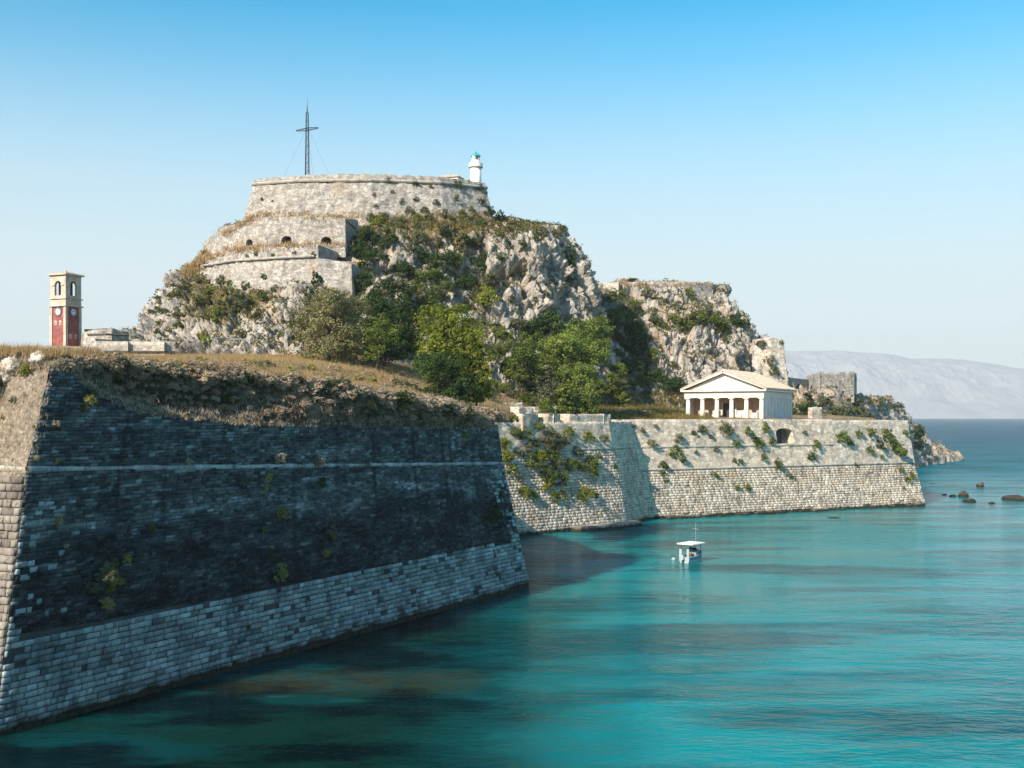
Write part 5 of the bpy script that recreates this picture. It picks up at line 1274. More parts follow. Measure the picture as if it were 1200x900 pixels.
# ------------------------------------------------------------------ foliage
LM = {
 'g': leaf_mat('leaf_green', (0.052, 0.079, 0.020), (0.159, 0.196, 0.041), (0.296, 0.314, 0.074)),
 'd': leaf_mat('leaf_dark', (0.020, 0.043, 0.016), (0.061, 0.099, 0.029), (0.123, 0.167, 0.048)),
 'o': leaf_mat('leaf_olive', (0.081, 0.088, 0.041), (0.176, 0.182, 0.088), (0.324, 0.311, 0.176)),
 'b': leaf_mat('leaf_bright', (0.087, 0.109, 0.016), (0.233, 0.250, 0.038), (0.415, 0.385, 0.081)),
 'y': leaf_mat('leaf_yellow', (0.20, 0.18, 0.05), (0.42, 0.36, 0.12), (0.60, 0.52, 0.22)),
 'p': leaf_mat('leaf_dry', (0.30, 0.22, 0.145), (0.54, 0.42, 0.29), (0.70, 0.585, 0.43)),
 's': leaf_mat('leaf_silver', (0.092, 0.097, 0.041), (0.232, 0.214, 0.094), (0.428, 0.358, 0.189)),
 'f': leaf_mat('leaf_fig', (0.061, 0.091, 0.024), (0.174, 0.220, 0.048), (0.317, 0.342, 0.080)),
}
M['bark'] = flat_mat('bark', (0.13, 0.10, 0.075), 0.95, 0.3, 3.0)
GRASS = leaf_mat('dry_grass', (0.30, 0.19, 0.08), (0.50, 0.34, 0.16), (0.62, 0.47, 0.26), 0.35)
GRASS2 = leaf_mat('green_grass', (0.10, 0.095, 0.025), (0.22, 0.175, 0.055), (0.34, 0.25, 0.10), 0.35)
COVER = leaf_mat('ground_cover', (0.05, 0.06, 0.018), (0.14, 0.12, 0.035), (0.27, 0.17, 0.075), 0.25)

def leaf_quads(c, out, size, r, tint, asp=0.55):
    """rhombic leaves at points c, loosely facing out"""
    n = len(c); nn = out + r.normal(size=(n, 3)) * 0.75 + np.array([0, 0, 0.25]); nn /= np.linalg.norm(nn, axis=1)[:, None] + 1e-9
    a = np.cross(nn, r.normal(size=(n, 3))); a /= np.linalg.norm(a, axis=1)[:, None] + 1e-9; b = np.cross(nn, a)
    s = (size * r.uniform(0.6, 1.35, n))[:, None]
    v = np.stack([c - a * s, c + b * s * asp, c + a * s, c - b * s * asp], 1).reshape(-1, 3)
    return v, np.arange(4 * n).reshape(-1, 4), np.repeat(tint, 4)

def crown(lobes, nclump, per, size, r, cr=0.28, gap=0.2):
    """lobes: (centre, radii). Leaf clumps scattered over and inside the lobes"""
    vol = np.array([np.prod(l[1]) ** 0.67 for l in lobes]); k = r.choice(len(lobes), nclump, p=vol / vol.sum())
    C = np.array([l[0] for l in lobes], float)[k]; R = np.array([l[1] for l in lobes], float)[k]
    d = r.normal(size=(nclump, 3)); d /= np.linalg.norm(d, axis=1)[:, None]; d[:, 2] = np.where(d[:, 2] < -0.85, -d[:, 2], d[:, 2])
    rad = r.uniform(0.45, 1.0, nclump) ** 0.5 * (1 + 0.14 * r.normal(size=nclump))
    keep = perlin(np.abs(d * 2.2 + C * 0.7 + 40)) > -gap
    C, R, d, rad = C[keep], R[keep], d[keep], rad[keep]; m = len(C)
    cc = C + R * d * rad[:, None]; cs = cr * R.min(1) * r.uniform(0.6, 1.4, m); ct = r.uniform(0, 1, m)
    i = np.repeat(np.arange(m), per); e = r.normal(size=(len(i), 3)); e /= np.linalg.norm(e, axis=1)[:, None]
    e *= (r.random(len(i)) ** 0.4)[:, None]
    pts = cc[i] + e * cs[i][:, None] * np.array([1.15, 1.15, 0.8]); tint = np.clip(0.55 * ct[i] + 0.45 * r.random(len(i)), 0, 1)
    return leaf_quads(pts, 0.6 * d[i] + 0.6 * e, size, r, tint)

def shrub_mesh(name, seed, dome=0.8, n=46, per=26, size=0.10):
    r = np.random.default_rng(seed); lob = [((0, 0, 0.25), (0.78, 0.78, dome * 0.8))]
    for k in range(4):
        a = r.uniform(0, 6.28); lob.append(((0.5 * math.cos(a), 0.5 * math.sin(a), r.uniform(0.0, 0.5)), (r.uniform(.3, .5),) * 2 + (r.uniform(.28, .45),)))
    v, f, t = crown(lob, n, per, size, r, 0.34, 0.25)
    me = make_mesh(name, v, f, attrs={'tint': t}); return me
SH = {}
for k in 'gdobyps':
    for q in range(3):
        me = shrub_mesh('shrub', ord(k) * 7 + q, 0.8 + 0.15 * q, 46, 26, 0.105); me.materials.append(LM[k]); SH[k, q] = me
for k in 'gdbo':
    for q in range(2):
        me = shrub_mesh('big_shrub', ord(k) * 13 + q, 0.95, 95, 42, 0.062); me.materials.append(LM[k]); SH['B' + k, q] = me
for q in range(4):       # twiggy dry scrub
    me = shrub_mesh('scrub', 900 + q, 0.75, 60, 34, 0.07); me.materials.append(LM['p']); SH['dry', q] = me

rp = np.random.default_rng(21)
def shrub(px, py, w, kind, name, label, cat, group, h=1.0, out=0.25, up=0.0, grow=1.15):
    hit = root_at(px, py)
    if hit is None: return None
    p, n = hit; r = w / 2 / F * p[1] * grow
    key = ('B' + kind) if (w > 17 and ('B' + kind, 0) in SH) else kind
    me = SH[key, int(rp.integers(0, 2 if key[0] == 'B' else 3))]
    o = bpy.data.objects.new(name, me); col.objects.link(o)
    c = p + n * r * out + np.array([0, 0, up * r - 0.25 * r * h]); o.location = tuple(c)
    o.scale = (r * rp.uniform(.9, 1.1), r * rp.uniform(.9, 1.1), r * h * rp.uniform(.9, 1.1)); o.rotation_euler = (rp.uniform(-.2, .2), rp.uniform(-.2, .2), rp.uniform(0, 6.28))
    return tag(o, label, cat, group)

KN = {'g': 'green', 'd': 'dark green', 'o': 'olive grey', 'b': 'bright green', 'y': 'yellowish', 'p': 'dry straw coloured', 's': 'silvery'}
def batch(items, name, where, group, cat='bush', noun='bush', **kw):
    for it in items:
        px, py, w, k = it[:4]; h = it[4] if len(it) > 4 else 1.0
        sz = 'tiny' if w < 7 else 'small' if w < 12 else 'middling' if w < 19 else 'large'
        wh = where(px, py) if callable(where) else where
        shrub(px, py, w, k, name, f'{sz} {KN[k]} {noun} {wh}', cat, f'{sz} {KN[k]} {group} {wh}', h, **kw)

# bushes on the citadel rock
rq = np.random.default_rng(5)
fill = [(rq.uniform(425, 600), rq.uniform(275, 405), rq.uniform(10, 24), str(rq.choice(list('ddgoos')))) for _ in range(75)]
fill = [f for f in fill if not (f[0] > 575 and f[1] < 372)]
fill += [(rq.uniform(600, 665), rq.uniform(270, 400), rq.uniform(4, 9), 'o') for _ in range(22)] + [(rq.uniform(170, 340), rq.uniform(325, 405), rq.uniform(4, 10), str(rq.choice(list('ogo')))) for _ in range(45)]
fill += [(rq.uniform(430, 590), rq.uniform(254, 272), rq.uniform(6, 13), str(rq.choice(list('oogb')))) for _ in range(34)]
hill_items = fill + [(470, 264, 18, 'o'), (440, 264, 14, 'b'), (455, 288, 18, 'd'), (432, 278, 15, 'd'), (490, 302, 24, 'd'), (468, 322, 26, 'd'), (500, 332, 28, 'g'),
 (475, 348, 32, 'd'), (445, 365, 30, 'd'), (562, 308, 22, 'd'), (545, 284, 20, 'd'), (556, 280, 18, 'd'), (566, 340, 26, 'b'), (576, 350, 24, 'b'), (542, 332, 20, 'd'), (518, 345, 24, 'o'),
 (505, 360, 28, 'g'), (530, 304, 16, 'o'), (515, 288, 14, 'o'), (590, 302, 11, 'd'), (612, 284, 12, 'o'), (636, 274, 15, 'o'), (625, 278, 10, 'o'), (600, 266, 14, 'o'), (649, 275, 12, 'o'), (618, 270, 10, 'o'),
 (640, 385, 32, 'd'), (622, 390, 26, 'd'), (604, 376, 20, 'o'), (590, 395, 22, 'g'), (575, 385, 20, 'o'), (655, 388, 22, 'g'), (350, 382, 22, 'd'), (240, 397, 15, 'b', 1.9), (246, 404, 12, 'g', 1.4),
 (237, 290, 10, 'd'), (232, 296, 8, 'd'), (206, 344, 10, 'o'), (214, 339, 12, 'o'), (186, 354, 8, 'o'), (176, 366, 8, 'o'), (221, 364, 14, 'o'), (231, 352, 12, 'g'), (268, 347, 20, 'g'), (250, 344, 16, 'g'),
 (281, 362, 18, 'o'), (256, 367, 14, 'g'), (372, 330, 14, 'd', 1.8), (366, 345, 16, 'd'), (380, 352, 16, 'g'), (395, 362, 18, 'g'), (430, 310, 16, 'd', 1.4), (428, 335, 18, 'd', 1.5), (438, 350, 16, 'd'),
 (415, 330, 12, 'o'), (442, 295, 12, 'o'), (452, 305, 16, 'd'), (480, 285, 14, 'o'), (498, 282, 12, 'o'), (512, 310, 18, 'o'), (528, 322, 14, 'd'), (548, 318, 14, 'o'), (486, 325, 18, 'o'),
 (520, 370, 22, 'd'), (548, 360, 18, 'o'), (590, 335, 10, 'o'), (600, 350, 10, 'o'), (456, 338, 20, 'd'), (492, 350, 20, 's'), (488, 370, 24, 's'), (480, 388, 22, 's'), (465, 372, 22, 'd'), (462, 395, 26, 'd'), (440, 390, 22, 'g'),
 (320, 300, 6, 'o'), (345, 296, 5, 'o'), (300, 298, 6, 'o'), (290, 300, 5, 'g'), (368, 298, 6, 'o'), (210, 372, 12, 'o'), (196, 366, 10, 'o'), (188, 380, 10, 'g'), (240, 372, 14, 'o'), (262, 330, 14, 'o'), (290, 335, 12, 'o'), (232, 330, 10, 'o'),
 (300, 372, 10, 'd'), (310, 350, 10, 'd'), (335, 355, 12, 'd'), (286, 395, 9, 'd'), (668, 330, 10, 'd'), (648, 330, 7, 'o'), (615, 320, 7, 'o'), (628, 350, 8, 'o')]
def hill_where(px, py):
    if px < 345: return 'on the rock slope below the scarp cordon' if py > 305 else 'on the scarp below the gun ports'
    if px < 430: return 'between the scarp and the olive tree'
    if px >= 600: return 'on the bare cliff right of the bushy gully'
    if py < 285: return 'at the foot of the sloping citadel wall'
    return 'in the cliff gully under the lighthouse' if py < 345 else 'in the thicket above the bright green tree'
batch(hill_items, 'cliff_bush', hill_where, 'bushes', grow=1.3)
batch([(668, 300, 16, 'd', 1.7), (671, 312, 14, 'd', 1.2), (660, 272, 12, 'o')], 'cliff_bush', 'sticking out from the right edge of the citadel cliff', 'bushes on the cliff edge', out=0.7)
batch([(455, 212, 7, 'd'), (487, 216, 8, 'd'), (505, 219, 7, 'o'), (535, 217, 11, 'd'), (561, 221, 11, 'd'), (563, 237, 9, 'd'), (480, 247, 13, 'o'), (520, 252, 15, 'o'), (497, 247, 11, 'o'), (545, 256, 14, 'o'), (533, 232, 9, 'o'), (470, 236, 8, 'o'), (440, 242, 6, 'o'), (383, 214, 4, 'o'), (307, 234, 5, 'd'), (320, 236, 4, 'g'), (586, 257, 17, 'd'), (572, 249, 15, 'd'), (438, 228, 5, 'o'), (460, 225, 5, 'o'), (510, 238, 9, 'o'), (552, 246, 10, 'o'), (488, 234, 7, 'd')],
      'wall_bush', 'growing on the sloping citadel wall', 'bushes on the citadel wall')
# eastern rock
batch([(740, 330, 15, 'd', .6), (812, 329, 17, 'd', .7), (806, 347, 17, 'g'), (735, 362, 30, 'g'), (722, 374, 26, 'g'), (746, 388, 26, 'd'), (741, 412, 30, 'd'), (735, 434, 30, 'd'), (757, 402, 22, 'd'), (790, 381, 26, 'g', .8), (812, 377, 30, 'g', .8), (832, 379, 28, 'g', .8), (845, 383, 20, 'g'),
       (862, 376, 20, 'd'), (870, 382, 15, 'd'), (830, 360, 14, 'o'), (824, 368, 18, 'o'), (770, 444, 22, 'd'), (780, 452, 24, 'd'), (795, 452, 18, 'd'), (790, 427, 12, 'o'), (757, 345, 14, 'o'), (775, 355, 16, 'o'), (790, 362, 16, 'o'), (715, 350, 18, 'g'), (726, 345, 14, 'g'), (752, 425, 24, 'd'), (760, 445, 22, 'd'), (765, 372, 14, 'o'), (800, 400, 10, 'o'), (850, 400, 9, 'o'), (700, 372, 14, 'o'), (708, 392, 16, 'd'), (720, 400, 18, 'd'), (774, 382, 14, 'g')],
      'cliff_bush', 'on the eastern rock behind the temple', 'bushes on the eastern rock', grow=1.25)
batch([(901, 422, 14, 'o'), (892, 403, 12, 'o'), (905, 436, 16, 'o'), (915, 402, 6, 'd'), (898, 448, 12, 'o')], 'wall_bush', 'on the rubble tower behind the temple', 'bushes on the rubble tower')
batch([(944, 480, 22, 'd'), (935, 484, 20, 'g'), (972, 482, 16, 'o')], 'terrace_bush', 'at the right side of the temple', 'bushes beside the temple', out=0.4)
batch([(985, 481, 20, 'o'), (1000, 478, 20, 'o'), (962, 470, 20, 'o'), (975, 486, 20, 'o'), (1015, 486, 18, 'o'), (1030, 472, 14, 'd'), (1050, 474, 16, 'o', .6), (945, 466, 16, 'o'), (955, 460, 10, 'o'), (1062, 480, 10, 'o'), (1005, 468, 14, 'y', .6), (1020, 470, 14, 'y', .5), (1040, 468, 14, 'p', .5)], 'headland_bush', 'on the headland below the roofless ruin', 'bushes on the headland')
# long sea wall
batch([(876, 505, 10, 'g'), (895, 502, 12, 'g'), (881, 515, 12, 'd'), (888, 520, 14, 'g'), (904, 518, 10, 'g'), (862, 521, 11, 'g'), (867, 541, 8, 'g'), (894, 536, 9, 'g'), (910, 545, 12, 'g', 1.3), (925, 558, 8, 'o'), (863, 572, 8, 'g'), (875, 572, 9, 'g'), (955, 521, 12, 'g'), (950, 536, 12, 'd'), (985, 513, 18, 'g'), (1005, 509, 10, 'g'), (1018, 508, 13, 'g'), (1036, 509, 14, 'g', 1.3), (1042, 518, 14, 'g'), (1028, 522, 14, 'd'), (1051, 529, 17, 'g', 1.3), (1073, 512, 18, 'd', 1.4), (1074, 524, 16, 'd'), (1032, 536, 7, 'g'), (1054, 552, 9, 'g'), (1066, 557, 9, 'g'), (1062, 563, 9, 'g'), (1058, 572, 5, 'o'),
       (762, 521, 14, 'o'), (790, 531, 17, 'g'), (800, 539, 10, 'g'), (776, 546, 12, 'g'), (776, 555, 8, 'g'), (835, 556, 8, 'o'), (848, 506, 18, 'o'), (795, 514, 14, 'o'), (822, 504, 14, 'o'), (815, 530, 7, 'o'), (780, 564, 7, 'g'), (838, 558, 8, 'g'), (720, 547, 7, 'd'), (752, 505, 8, 'o'), (742, 500, 7, 'o'), (768, 500, 7, 'o'), (735, 519, 9, 'o'), (838, 526, 8, 'o'), (860, 540, 7, 'o'), (942, 507, 6, 'o'), (1002, 545, 6, 'o'), (1018, 528, 10, 'g'), (996, 520, 10, 'g'), (1060, 508, 9, 'g'), (812, 508, 8, 'o'), (832, 512, 8, 'o')],
      'wall_bush', lambda x, y: 'on the top tier of the long sea wall' if y < 523 else 'on the middle tier of the long sea wall' if y < 546 else 'on the ashlar foot of the long sea wall', 'bushes', out=0.35)
# bushy bastion face
batch([(590, 522, 18, 'b'), (592, 537, 18, 'b'), (597, 551, 16, 'g'), (600, 493, 16, 'g'), (612, 510, 16, 'g'), (622, 542, 20, 'g'), (630, 537, 19, 'b'), (638, 517, 20, 'o'), (650, 523, 20, 'o'), (660, 517, 19, 'o'), (645, 507, 17, 'o'), (665, 507, 14, 'g'), (689, 513, 13, 'b'), (706, 514, 12, 'o'), (640, 557, 20, 'g'), (655, 564, 18, 'g'), (651, 546, 18, 'o'), (667, 547, 19, 'g'), (690, 545, 20, 'g'), (694, 554, 13, 'g'), (612, 577, 17, 'b'), (625, 582, 11, 'b'), (638, 572, 11, 'b'), (647, 583, 14, 'g'), (658, 581, 12, 'g'), (685, 578, 18, 'b'), (679, 585, 11, 'b'), (696, 581, 9, 'g'), (606, 562, 12, 'o'), (602, 508, 14, 'g'), (676, 530, 15, 'o'), (618, 525, 14, 'o'), (606, 530, 14, 'o'), (630, 500, 14, 'g'), (625, 520, 14, 'o'), (680, 548, 14, 'g'), (646, 535, 16, 'g'), (700, 535, 10, 'o'), (720, 505, 8, 'o'), (642, 567, 12, 'b')],
      'wall_bush', lambda x, y: 'above the cordon of the sunlit bastion face' if y < 527 else 'below the cordon of the sunlit bastion face', 'bushes', out=0.3, grow=1.25)
# near bastion: plants in the dark wall
batch([(322, 538, 12, 'p'), (369, 542, 12, 'p'), (312, 560, 9, 'y'), (309, 572, 7, 'y'), (373, 567, 9, 'd', 1.7), (326, 602, 11, 'y'), (307, 622, 7, 'b'), (321, 672, 15, 'y', 1.3), (383, 625, 13, 'o', 1.2), (378, 649, 9, 'y'), (316, 641, 5, 'y'), (173, 620, 11, 'o'), (116, 675, 20, 'o', 1.3), (131, 682, 15, 'y'), (118, 708, 15, 'y'), (102, 690, 14, 'o'), (129, 660, 10, 'o', 1.5), (541, 513, 11, 'b'), (574, 606, 14, 'd', 1.4), (281, 566, 6, 'o'), (62, 497, 9, 'p'), (66, 610, 7, 'y', 1.6), (98, 470, 14, 'y'), (75, 640, 6, 'p'), (105, 458, 10, 'o'), (134, 448, 12, 'd'), (40, 538, 6, 'y', 1.5), (65, 541, 5, 'y', 1.6), (218, 541, 8, 'p'), (385, 632, 8, 'd'), (573, 520, 6, 'p'), (145, 655, 9, 'y'), (95, 480, 9, 'o'), (125, 690, 10, 'b')],
      'wall_plant', lambda x, y: 'above the white cordon of the dark bastion' if y < 545 else 'below the white cordon of the dark bastion', 'plants', cat='plant', noun='plant', out=0.9, grow=1.35)
batch([(36, 432, 18, 'b'), (30, 438, 14, 'g'), (17, 470, 9, 'd'), (5, 450, 10, 'o'), (66, 428, 12, 'p'), (52, 424, 12, 'o'), (4, 490, 8, 'y'), (28, 462, 6, 'p'), (12, 505, 6, 'p'), (40, 500, 5, 'y')], 'wall_plant', 'on the sunlit left shoulder of the near bastion', 'plants on the bastion shoulder', cat='plant', noun='plant')

# thickets round the trees
rt = np.random.default_rng(15)
batch([(rt.uniform(572, 650), rt.uniform(395, 478), rt.uniform(16, 30), str(rt.choice(list('ggogb')))) for _ in range(22)] + [(rt.uniform(650, 728), rt.uniform(380, 470), rt.uniform(16, 30), str(rt.choice(list('ggbo')))) for _ in range(14)], 'thicket_bush', 'in the thicket around the spreading tree', 'bushes', grow=1.2, out=0.4)
batch([(rt.uniform(340, 495), rt.uniform(345, 412), rt.uniform(16, 30), str(rt.choice(list('ggdsdb')))) for _ in range(36)], 'thicket_bush', 'in the thicket around the olive tree', 'bushes', grow=1.2, out=0.4)
batch([(rt.uniform(700, 770), rt.uniform(350, 460), rt.uniform(12, 24), str(rt.choice(list('ggoo')))) for _ in range(15)], 'thicket_bush', 'in the green cleft left of the temple', 'bushes', grow=1.2, out=0.3)
batch([(rt.uniform(430, 588), rt.uniform(446, 482), rt.uniform(8, 16), str(rt.choice(list('ppyo')))) for _ in range(26)], 'bank_bush', 'between the dry bank and the bright green tree', 'bushes', grow=1.2, out=0.3)
# dry scrub overhanging the bastion crest
def crest_scrub():
    xs = np.concatenate([np.linspace(68, 580, 120), np.concatenate([rp.uniform(100, 330, 42), rp.uniform(330, 575, 24)])])
    for i, px in enumerate(xs):
        yc = np.interp(px, [60, 100, 200, 300, 400, 500, 580], [424, 427, 434, 445, 459, 475, 490])
        band = i >= 120
        py = yc + (rp.uniform(6, np.interp(px, [60, 300, 580], [30, 46, 14])) if band else rp.uniform(-3, 7))
        hit = root_at(px + rp.uniform(-3, 3), py)
        if hit is None: continue
        p, n = hit; r = rp.uniform(5, 11) / F * p[1] * (0.8 if band else 1.3)
        k = 'p' if rp.random() < 0.85 else ('o' if rp.random() < .6 else 'd')
        me = SH['dry', int(rp.integers(0, 4))] if k == 'p' else SH[k, int(rp.integers(0, 3))]
        o = bpy.data.objects.new('dry_scrub' if k == 'p' else 'crest_bush', me); col.objects.link(o)
        o.location = tuple(p + n * r * 0.35); o.scale = (r * 1.15, r * 1.15, r * rp.uniform(.7, 1.0)); o.rotation_euler = (rp.uniform(-.3, .3), rp.uniform(-.3, .3), rp.uniform(0, 6.28))
        if k == 'p': tag(o, 'dry straw coloured scrub clump ' + ('on the eroded slope above the dark wall' if band else 'overhanging the crest of the dark bastion'), 'scrub', 'dry scrub on the bastion bank' if band else 'dry scrub along the bastion crest')
        else: tag(o, f'{KN[k]} bush among the dry scrub on the bastion bank', 'bush', f'{KN[k]} bushes among the bank scrub')
crest_scrub()
def plateau_scrub():
    for k in range(95):
        px = rp.uniform(120, 585); y0 = np.interp(px, [100, 300, 490, 580], [424, 424, 440, 474]); y1 = np.interp(px, [100, 200, 300, 400, 500, 580], [427, 434, 445, 459, 475, 488])
        hit = root_at(px, rp.uniform(y0, y1) - 1)
        if hit is None or hit[0][1] > 145: continue
        p, n = hit; r = rp.uniform(4, 9) / F * p[1]; kk = str(rp.choice(['p', 'p', 'p', 'y', 'o']))
        o = bpy.data.objects.new('meadow_scrub', SH['dry', int(rp.integers(0, 4))] if kk == 'p' else SH[kk, int(rp.integers(0, 3))]); col.objects.link(o)
        o.location = tuple(p + np.array([0, 0, 0.1 * r])); o.scale = (r * 1.3, r * 1.3, r * 0.75); o.rotation_euler = (0, 0, rp.uniform(0, 6.28))
        tag(o, f'{KN[kk]} low shrub in the dry grass behind the bastion bank', 'shrub', f'{KN[kk]} shrubs in the dry grass')
plateau_scrub()

# ------------------------------------------------------------------ trees
def tree(name, label, px, base_py, d, crown_box, kind, seed, nclump, per, size, group=None, lobes=7, trunk_h=0.35, cat='tree', zbase=None):
    r = np.random.default_rng(seed)
    x0, x1, y0, y1 = crown_box; b = P(px, base_py, d)
    zg = float(land_z(b[0], b[1])[0]); b[2] = min(b[2], zg + 0.2) if zbase is None else zbase
    c = P((x0 + x1) / 2, (y0 + y1) / 2, d); hx = (x1 - x0) / 2 / F * d; hz = (y1 - y0) / 2 / F * d
    t = thing(name, label, cat, b, group)
    lob = [((0, 0, 0), (hx * 0.62, hx * 0.62, hz * 0.66))]
    for k in range(lobes):
        a = 2 * math.pi * k / lobes + r.uniform(-.3, .3); zz = r.uniform(-0.65, 0.6); rr = r.uniform(0.36, 0.5); q = 0.62 * math.sqrt(max(0.1, 1 - 0.6 * zz * zz))
        lob.append(((hx * q * math.cos(a), hx * q * math.sin(a), hz * zz), (hx * rr, hx * rr, hz * rr * 0.95)))
    lob.append(((hx * .1, 0, hz * .55), (hx * .45, hx * .45, hz * .42)))
    for k in range(4):
        a = r.uniform(0, 6.28); lob.append(((hx * .45 * math.cos(a), hx * .45 * math.sin(a), -hz * .72), (hx * .42, hx * .42, hz * .36)))
    lob = [(np.array(q[0]) + c, q[1]) for q in lob]
    v, f, ti = crown(lob, int(nclump * 1.5), per, size, r, 0.40, 0.25)
    add('crown', v, f, LM[kind], t, attrs={'tint': ti})
    mb = MB(); top = c - np.array([0, 0, hz * 0.1]); m1 = b * 0.5 + top * 0.5 + np.array([r.uniform(-.4, .4), r.uniform(-.4, .4), 0])
    rt = max(0.14, hx * 0.06)
    mb.tube([b - np.array([0, 0, .4]), m1, top], [rt, rt * 0.8, rt * 0.4], 8)
    for q in lob[1:]:
        s = m1 * 0.6 + top * 0.4; mb.tube([s, (s + q[0]) / 2 + np.array([0, 0, -.2]), q[0]], [rt * .5, rt * .35, rt * .12], 6)
    mb.build('trunk', M['bark'], t); return t
tree('olive_tree', 'broad grey green olive tree at the foot of the citadel rock', 385, 420, 152, (342, 434, 336, 422), 's', 41, 330, 44, 0.17)
tree('evergreen_tree', 'dark green tree crowding against the olive tree', 450, 420, 158, (424, 490, 336, 424), 'd', 42, 240, 42, 0.17)
tree('leafy_tree', 'small fresh green tree between the olive tree and dark evergreens', 440, 420, 150, (420, 468, 366, 424), 'g', 48, 130, 42, 0.14)
tree('leafy_tree', 'big bright yellow green tree rising behind the dry bank', 532, 470, 128, (488, 576, 354, 452), 'b', 43, 300, 46, 0.16)
tree('rounded_evergreen', 'dense rounded dark evergreen bush at the foot of the bright green tree', 522, 470, 122, (484, 564, 412, 470), 'd', 44, 260, 46, 0.12, cat='bush')
tree('leafy_tree', 'bright green young tree overlapping the right side of the big bright tree', 558, 472, 126, (538, 578, 395, 470), 'b', 49, 150, 44, 0.13)
tree('fig_tree', 'large spreading green tree leaning over the wall above the bushy bastion', 672, 484, 178, (628, 706, 386, 448), 'f', 45, 320, 44, 0.19)
tree('fig_tree', 'lower drooping green tree in front of the large spreading tree', 676, 486, 172, (648, 706, 424, 486), 'f', 46, 240, 44, 0.17)
tree('fig_tree', 'green tree crown against the cliff right of the spreading tree', 694, 470, 188, (664, 722, 370, 424), 'f', 47, 220, 42, 0.18)
tree('leafy_tree', 'low green tree left of the large spreading tree', 612, 470, 170, (584, 640, 398, 446), 'g', 50, 210, 42, 0.17)
tree('leafy_tree', 'bushy green tree behind the pale ruined wall block', 632, 482, 170, (604, 660, 438, 484), 'o', 51, 190, 40, 0.16)
tree('evergreen_tree', 'dark hanging tree below the lower drooping tree', 662, 488, 168, (646, 676, 448, 486), 'g', 53, 110, 40, 0.15)

# ------------------------------------------------------------------ grass and ground cover (uncountable)
def tufts(name, pos, nrm, hgt, m, r, blades=6, wid=0.05, spread=0.5, lean=0.5):
    n = len(pos); i = np.repeat(np.arange(n), blades); k = len(i)
    h = hgt[i] * r.uniform(0.5, 1.2, k); d = r.normal(size=(k, 3)) * lean; d[:, 2] = 1.0; d += nrm[i] * 0.5; d /= np.linalg.norm(d, axis=1)[:, None]
    o = pos[i] + r.normal(size=(k, 3)) * (hgt[i] * spread)[:, None] * np.array([1, 1, 0.1])
    s = np.cross(d, r.normal(size=(k, 3))); s /= np.linalg.norm(s, axis=1)[:, None]; w = (wid * r.uniform(0.7, 1.6, k))[:, None]
    v = np.stack([o - s * w - d * 0.1, o + s * w - d * 0.1, o + d * h[:, None]], 1).reshape(-1, 3)
    ti = np.repeat(np.clip(0.6 * r.random(n)[i] + 0.4 * r.random(k), 0, 1), 3)
    ob = add(name, v, np.arange(3 * k).reshape(-1, 3), m, None, attrs={'tint': ti}); return tag(ob, kind='stuff')
def pick(key, n, cond, r):
    p, veg, nr = HV[key]; idx = np.nonzero(cond)[0]
    return r.choice(idx, min(n, len(idx)), replace=False)
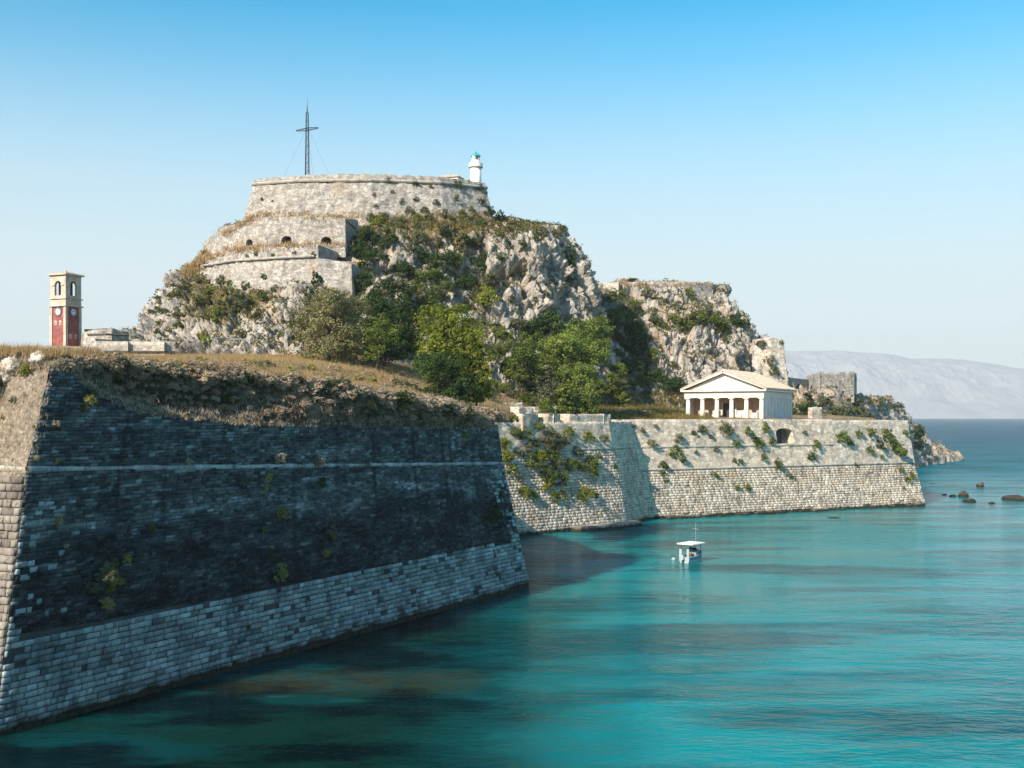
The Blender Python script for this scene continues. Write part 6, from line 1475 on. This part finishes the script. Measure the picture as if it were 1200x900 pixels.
def ground_stuff():
    r = np.random.default_rng(77)
    # meadow tops behind the near bastion and on the slopes
    p = HV['land'][0]; px = 600 + F * p[:, 0] / p[:, 1]
    zone = (px > -30) & (px < 600) & (p[:, 1] < 170); nt = 15000; i = r.choice(np.nonzero(zone)[0], nt)
    q = p[i] + np.concatenate([r.uniform(-.5, .5, (nt, 2)), np.zeros((nt, 1))], 1)
    hh = 0.22 + 0.45 * np.clip(0.5 + fbm(q / 6, 3), 0, 1.2)
    o = tufts('dry_grass', q, np.tile([0, 0, 1.], (nt, 1)), hh, GRASS, r, 8, 0.016, 0.8); tag(o, 'tall dry straw coloured grass on the ground behind the bastion bank', 'grass')
    zone = (px > 600) & (px < 830) & (p[:, 1] > 176); i = r.choice(np.nonzero(zone)[0], 5000)
    o = tufts('meadow_grass', p[i] + np.concatenate([r.uniform(-.5, .5, (5000, 2)), np.zeros((5000, 1))], 1), np.tile([0, 0, 1.], (5000, 1)), r.uniform(.3, .9, 5000), GRASS2, r, 6, 0.06, 0.8); tag(o, 'yellow green meadow grass on the slope left of the temple', 'grass')
    # earth bank
    me = bpy.data.objects['earth_rampart'].data; v = np.zeros(len(me.vertices) * 3); me.vertices.foreach_get('co', v); v = v.reshape(-1, 3)
    lu = bpy.data.objects['left_upper_wall']; v2 = np.zeros(len(lu.data.vertices) * 3); lu.data.vertices.foreach_get('co', v2); v2 = v2.reshape(-1, 3) + ORG[lu.name]
    v2 = v2[v2[:, 0] > A[0] - 9]; v = np.concatenate([v, v2[r.choice(len(v2), 1700)] + r.uniform(-.25, .25, (1700, 3))]); i = np.concatenate([r.choice(len(v) - 1700, 6000 - 1700), np.arange(len(v) - 1700, len(v))]); nr = np.tile([0.3, -0.2, 0.8], (6000, 1))
    o = tufts('bank_grass', v[i], nr, r.uniform(.10, .34, 6000), LM['p'], r, 10, 0.012, 0.7, 0.8); tag(o, 'withered grass and twigs covering the bank of the dark bastion', 'grass')
    k = np.arange(24 * 510, 30 * 510); k = r.choice(k, 7000); vq = v[k] + r.uniform(-.2, .2, (7000, 3)) * np.array([1, 1, 0.2])
    o = tufts('crest_grass', vq, np.tile([0.2, -0.1, 0.9], (7000, 1)), r.uniform(.2, .55, 7000), GRASS, r, 8, 0.014, 0.6, 0.7); tag(o, 'golden dry grass fringe along the crest of the dark bastion', 'grass')
    for key, lab, num in (('hill', 'low brown green ground cover on ledges of the citadel rock', 26000), ('east', 'low ground cover on ledges of the eastern rock', 9000), ('head', 'low ground cover on the headland', 5000)):
        p, veg, nr = HV[key]; nr = np.where(nr[:, 2:3] < 0, -nr, nr)
        px = 600 + F * p[:, 0] / p[:, 1]; py = HOR - F * (p[:, 2] - H) / p[:, 1]
        cond = (veg + 0.25 * fbm(p / 3 + 7, 3)) > 0.30
        if key == 'hill':
            patch = ((px - 262) / 60) ** 2 + ((py - 350) / 38) ** 2 < 1 + 0.9 * fbm(p / 4, 3)
            cond |= patch & (r.random(len(p)) < 0.75); mid = (px > 420) & (px < 600) & (py > 250) & (py < 300); cond |= mid & (r.random(len(p)) < .45)
        i = pick(key, num, cond, r); n = len(i); s = r.uniform(0.10, 0.30, n)
        j = np.repeat(np.arange(n), 4); c = p[i][j] + r.normal(size=(4 * n, 3)) * (s[j] * 1.1)[:, None] + nr[i][j] * (s[j] * 0.7)[:, None]
        vq, fq, tq = leaf_quads(c, nr[i][j], 0.22, r, np.clip(0.7 * (0.5 + 0.9 * fbm(p[i] / 5 + 3, 3))[j] + 0.3 * r.random(4 * n), 0, 1), 0.6)
        o = add('ground_cover', vq, fq, COVER, None, attrs={'tint': tq}); tag(o, lab, 'ground cover', None, 'stuff')
        i = pick(key, num // 3, cond & (nr[:, 2] > 0.45), r)
        if len(i): o = tufts('ledge_grass', p[i], nr[i], r.uniform(.2, .55, len(i)), GRASS, r, 4, 0.05, 0.7); tag(o, lab.replace('low', 'dry').replace('ground cover', 'grass'), 'grass')
    # grass along the battery benches and wall feet
    lines = [((240, 302), (262, 293), 30), ((262, 294), (318, 288), 5), ((318, 288), (412, 286), 4), ((246, 285), (300, 254), 5), ((300, 252), (440, 256), 6), ((440, 258), (580, 256), 9), ((215, 322), (240, 302), 6), ((705, 334), (840, 334), 5), ((930, 470), (1060, 472), 8)]
    pos = []; nn = []
    for a, b, jit in lines:
        for k in range(420):
            t = r.random(); h = root_at(a[0] + (b[0] - a[0]) * t, a[1] + (b[1] - a[1]) * t + r.normal() * min(jit, 9) * 0.45)
            if h is not None and (h[1][2] > 0.3 or r.random() < 0.25): pos.append(h[0]); nn.append([0, 0, 1.])
    pm = []
    for k in range(1500):
        h = root_at(r.uniform(672, 802), r.uniform(458, 490))
        if h is not None and h[0][1] > 180: pm.append(h[0])
    pm = np.array(pm); o = tufts('slope_grass', pm, np.tile([0, 0, 1.], (len(pm), 1)), r.uniform(.3, .8, len(pm)), GRASS2, r, 8, 0.05, 0.9); tag(o, 'straw and green grass on the slope under the eastern rock', 'grass')
    pos = np.array(pos); nn = np.array(nn)
    o = tufts('bench_grass', pos, nn, r.uniform(.35, .8, len(pos)), GRASS, r, 8, 0.06, 0.8); tag(o, 'brown dry grass along the ledges between the citadel walls', 'grass')
ground_stuff()
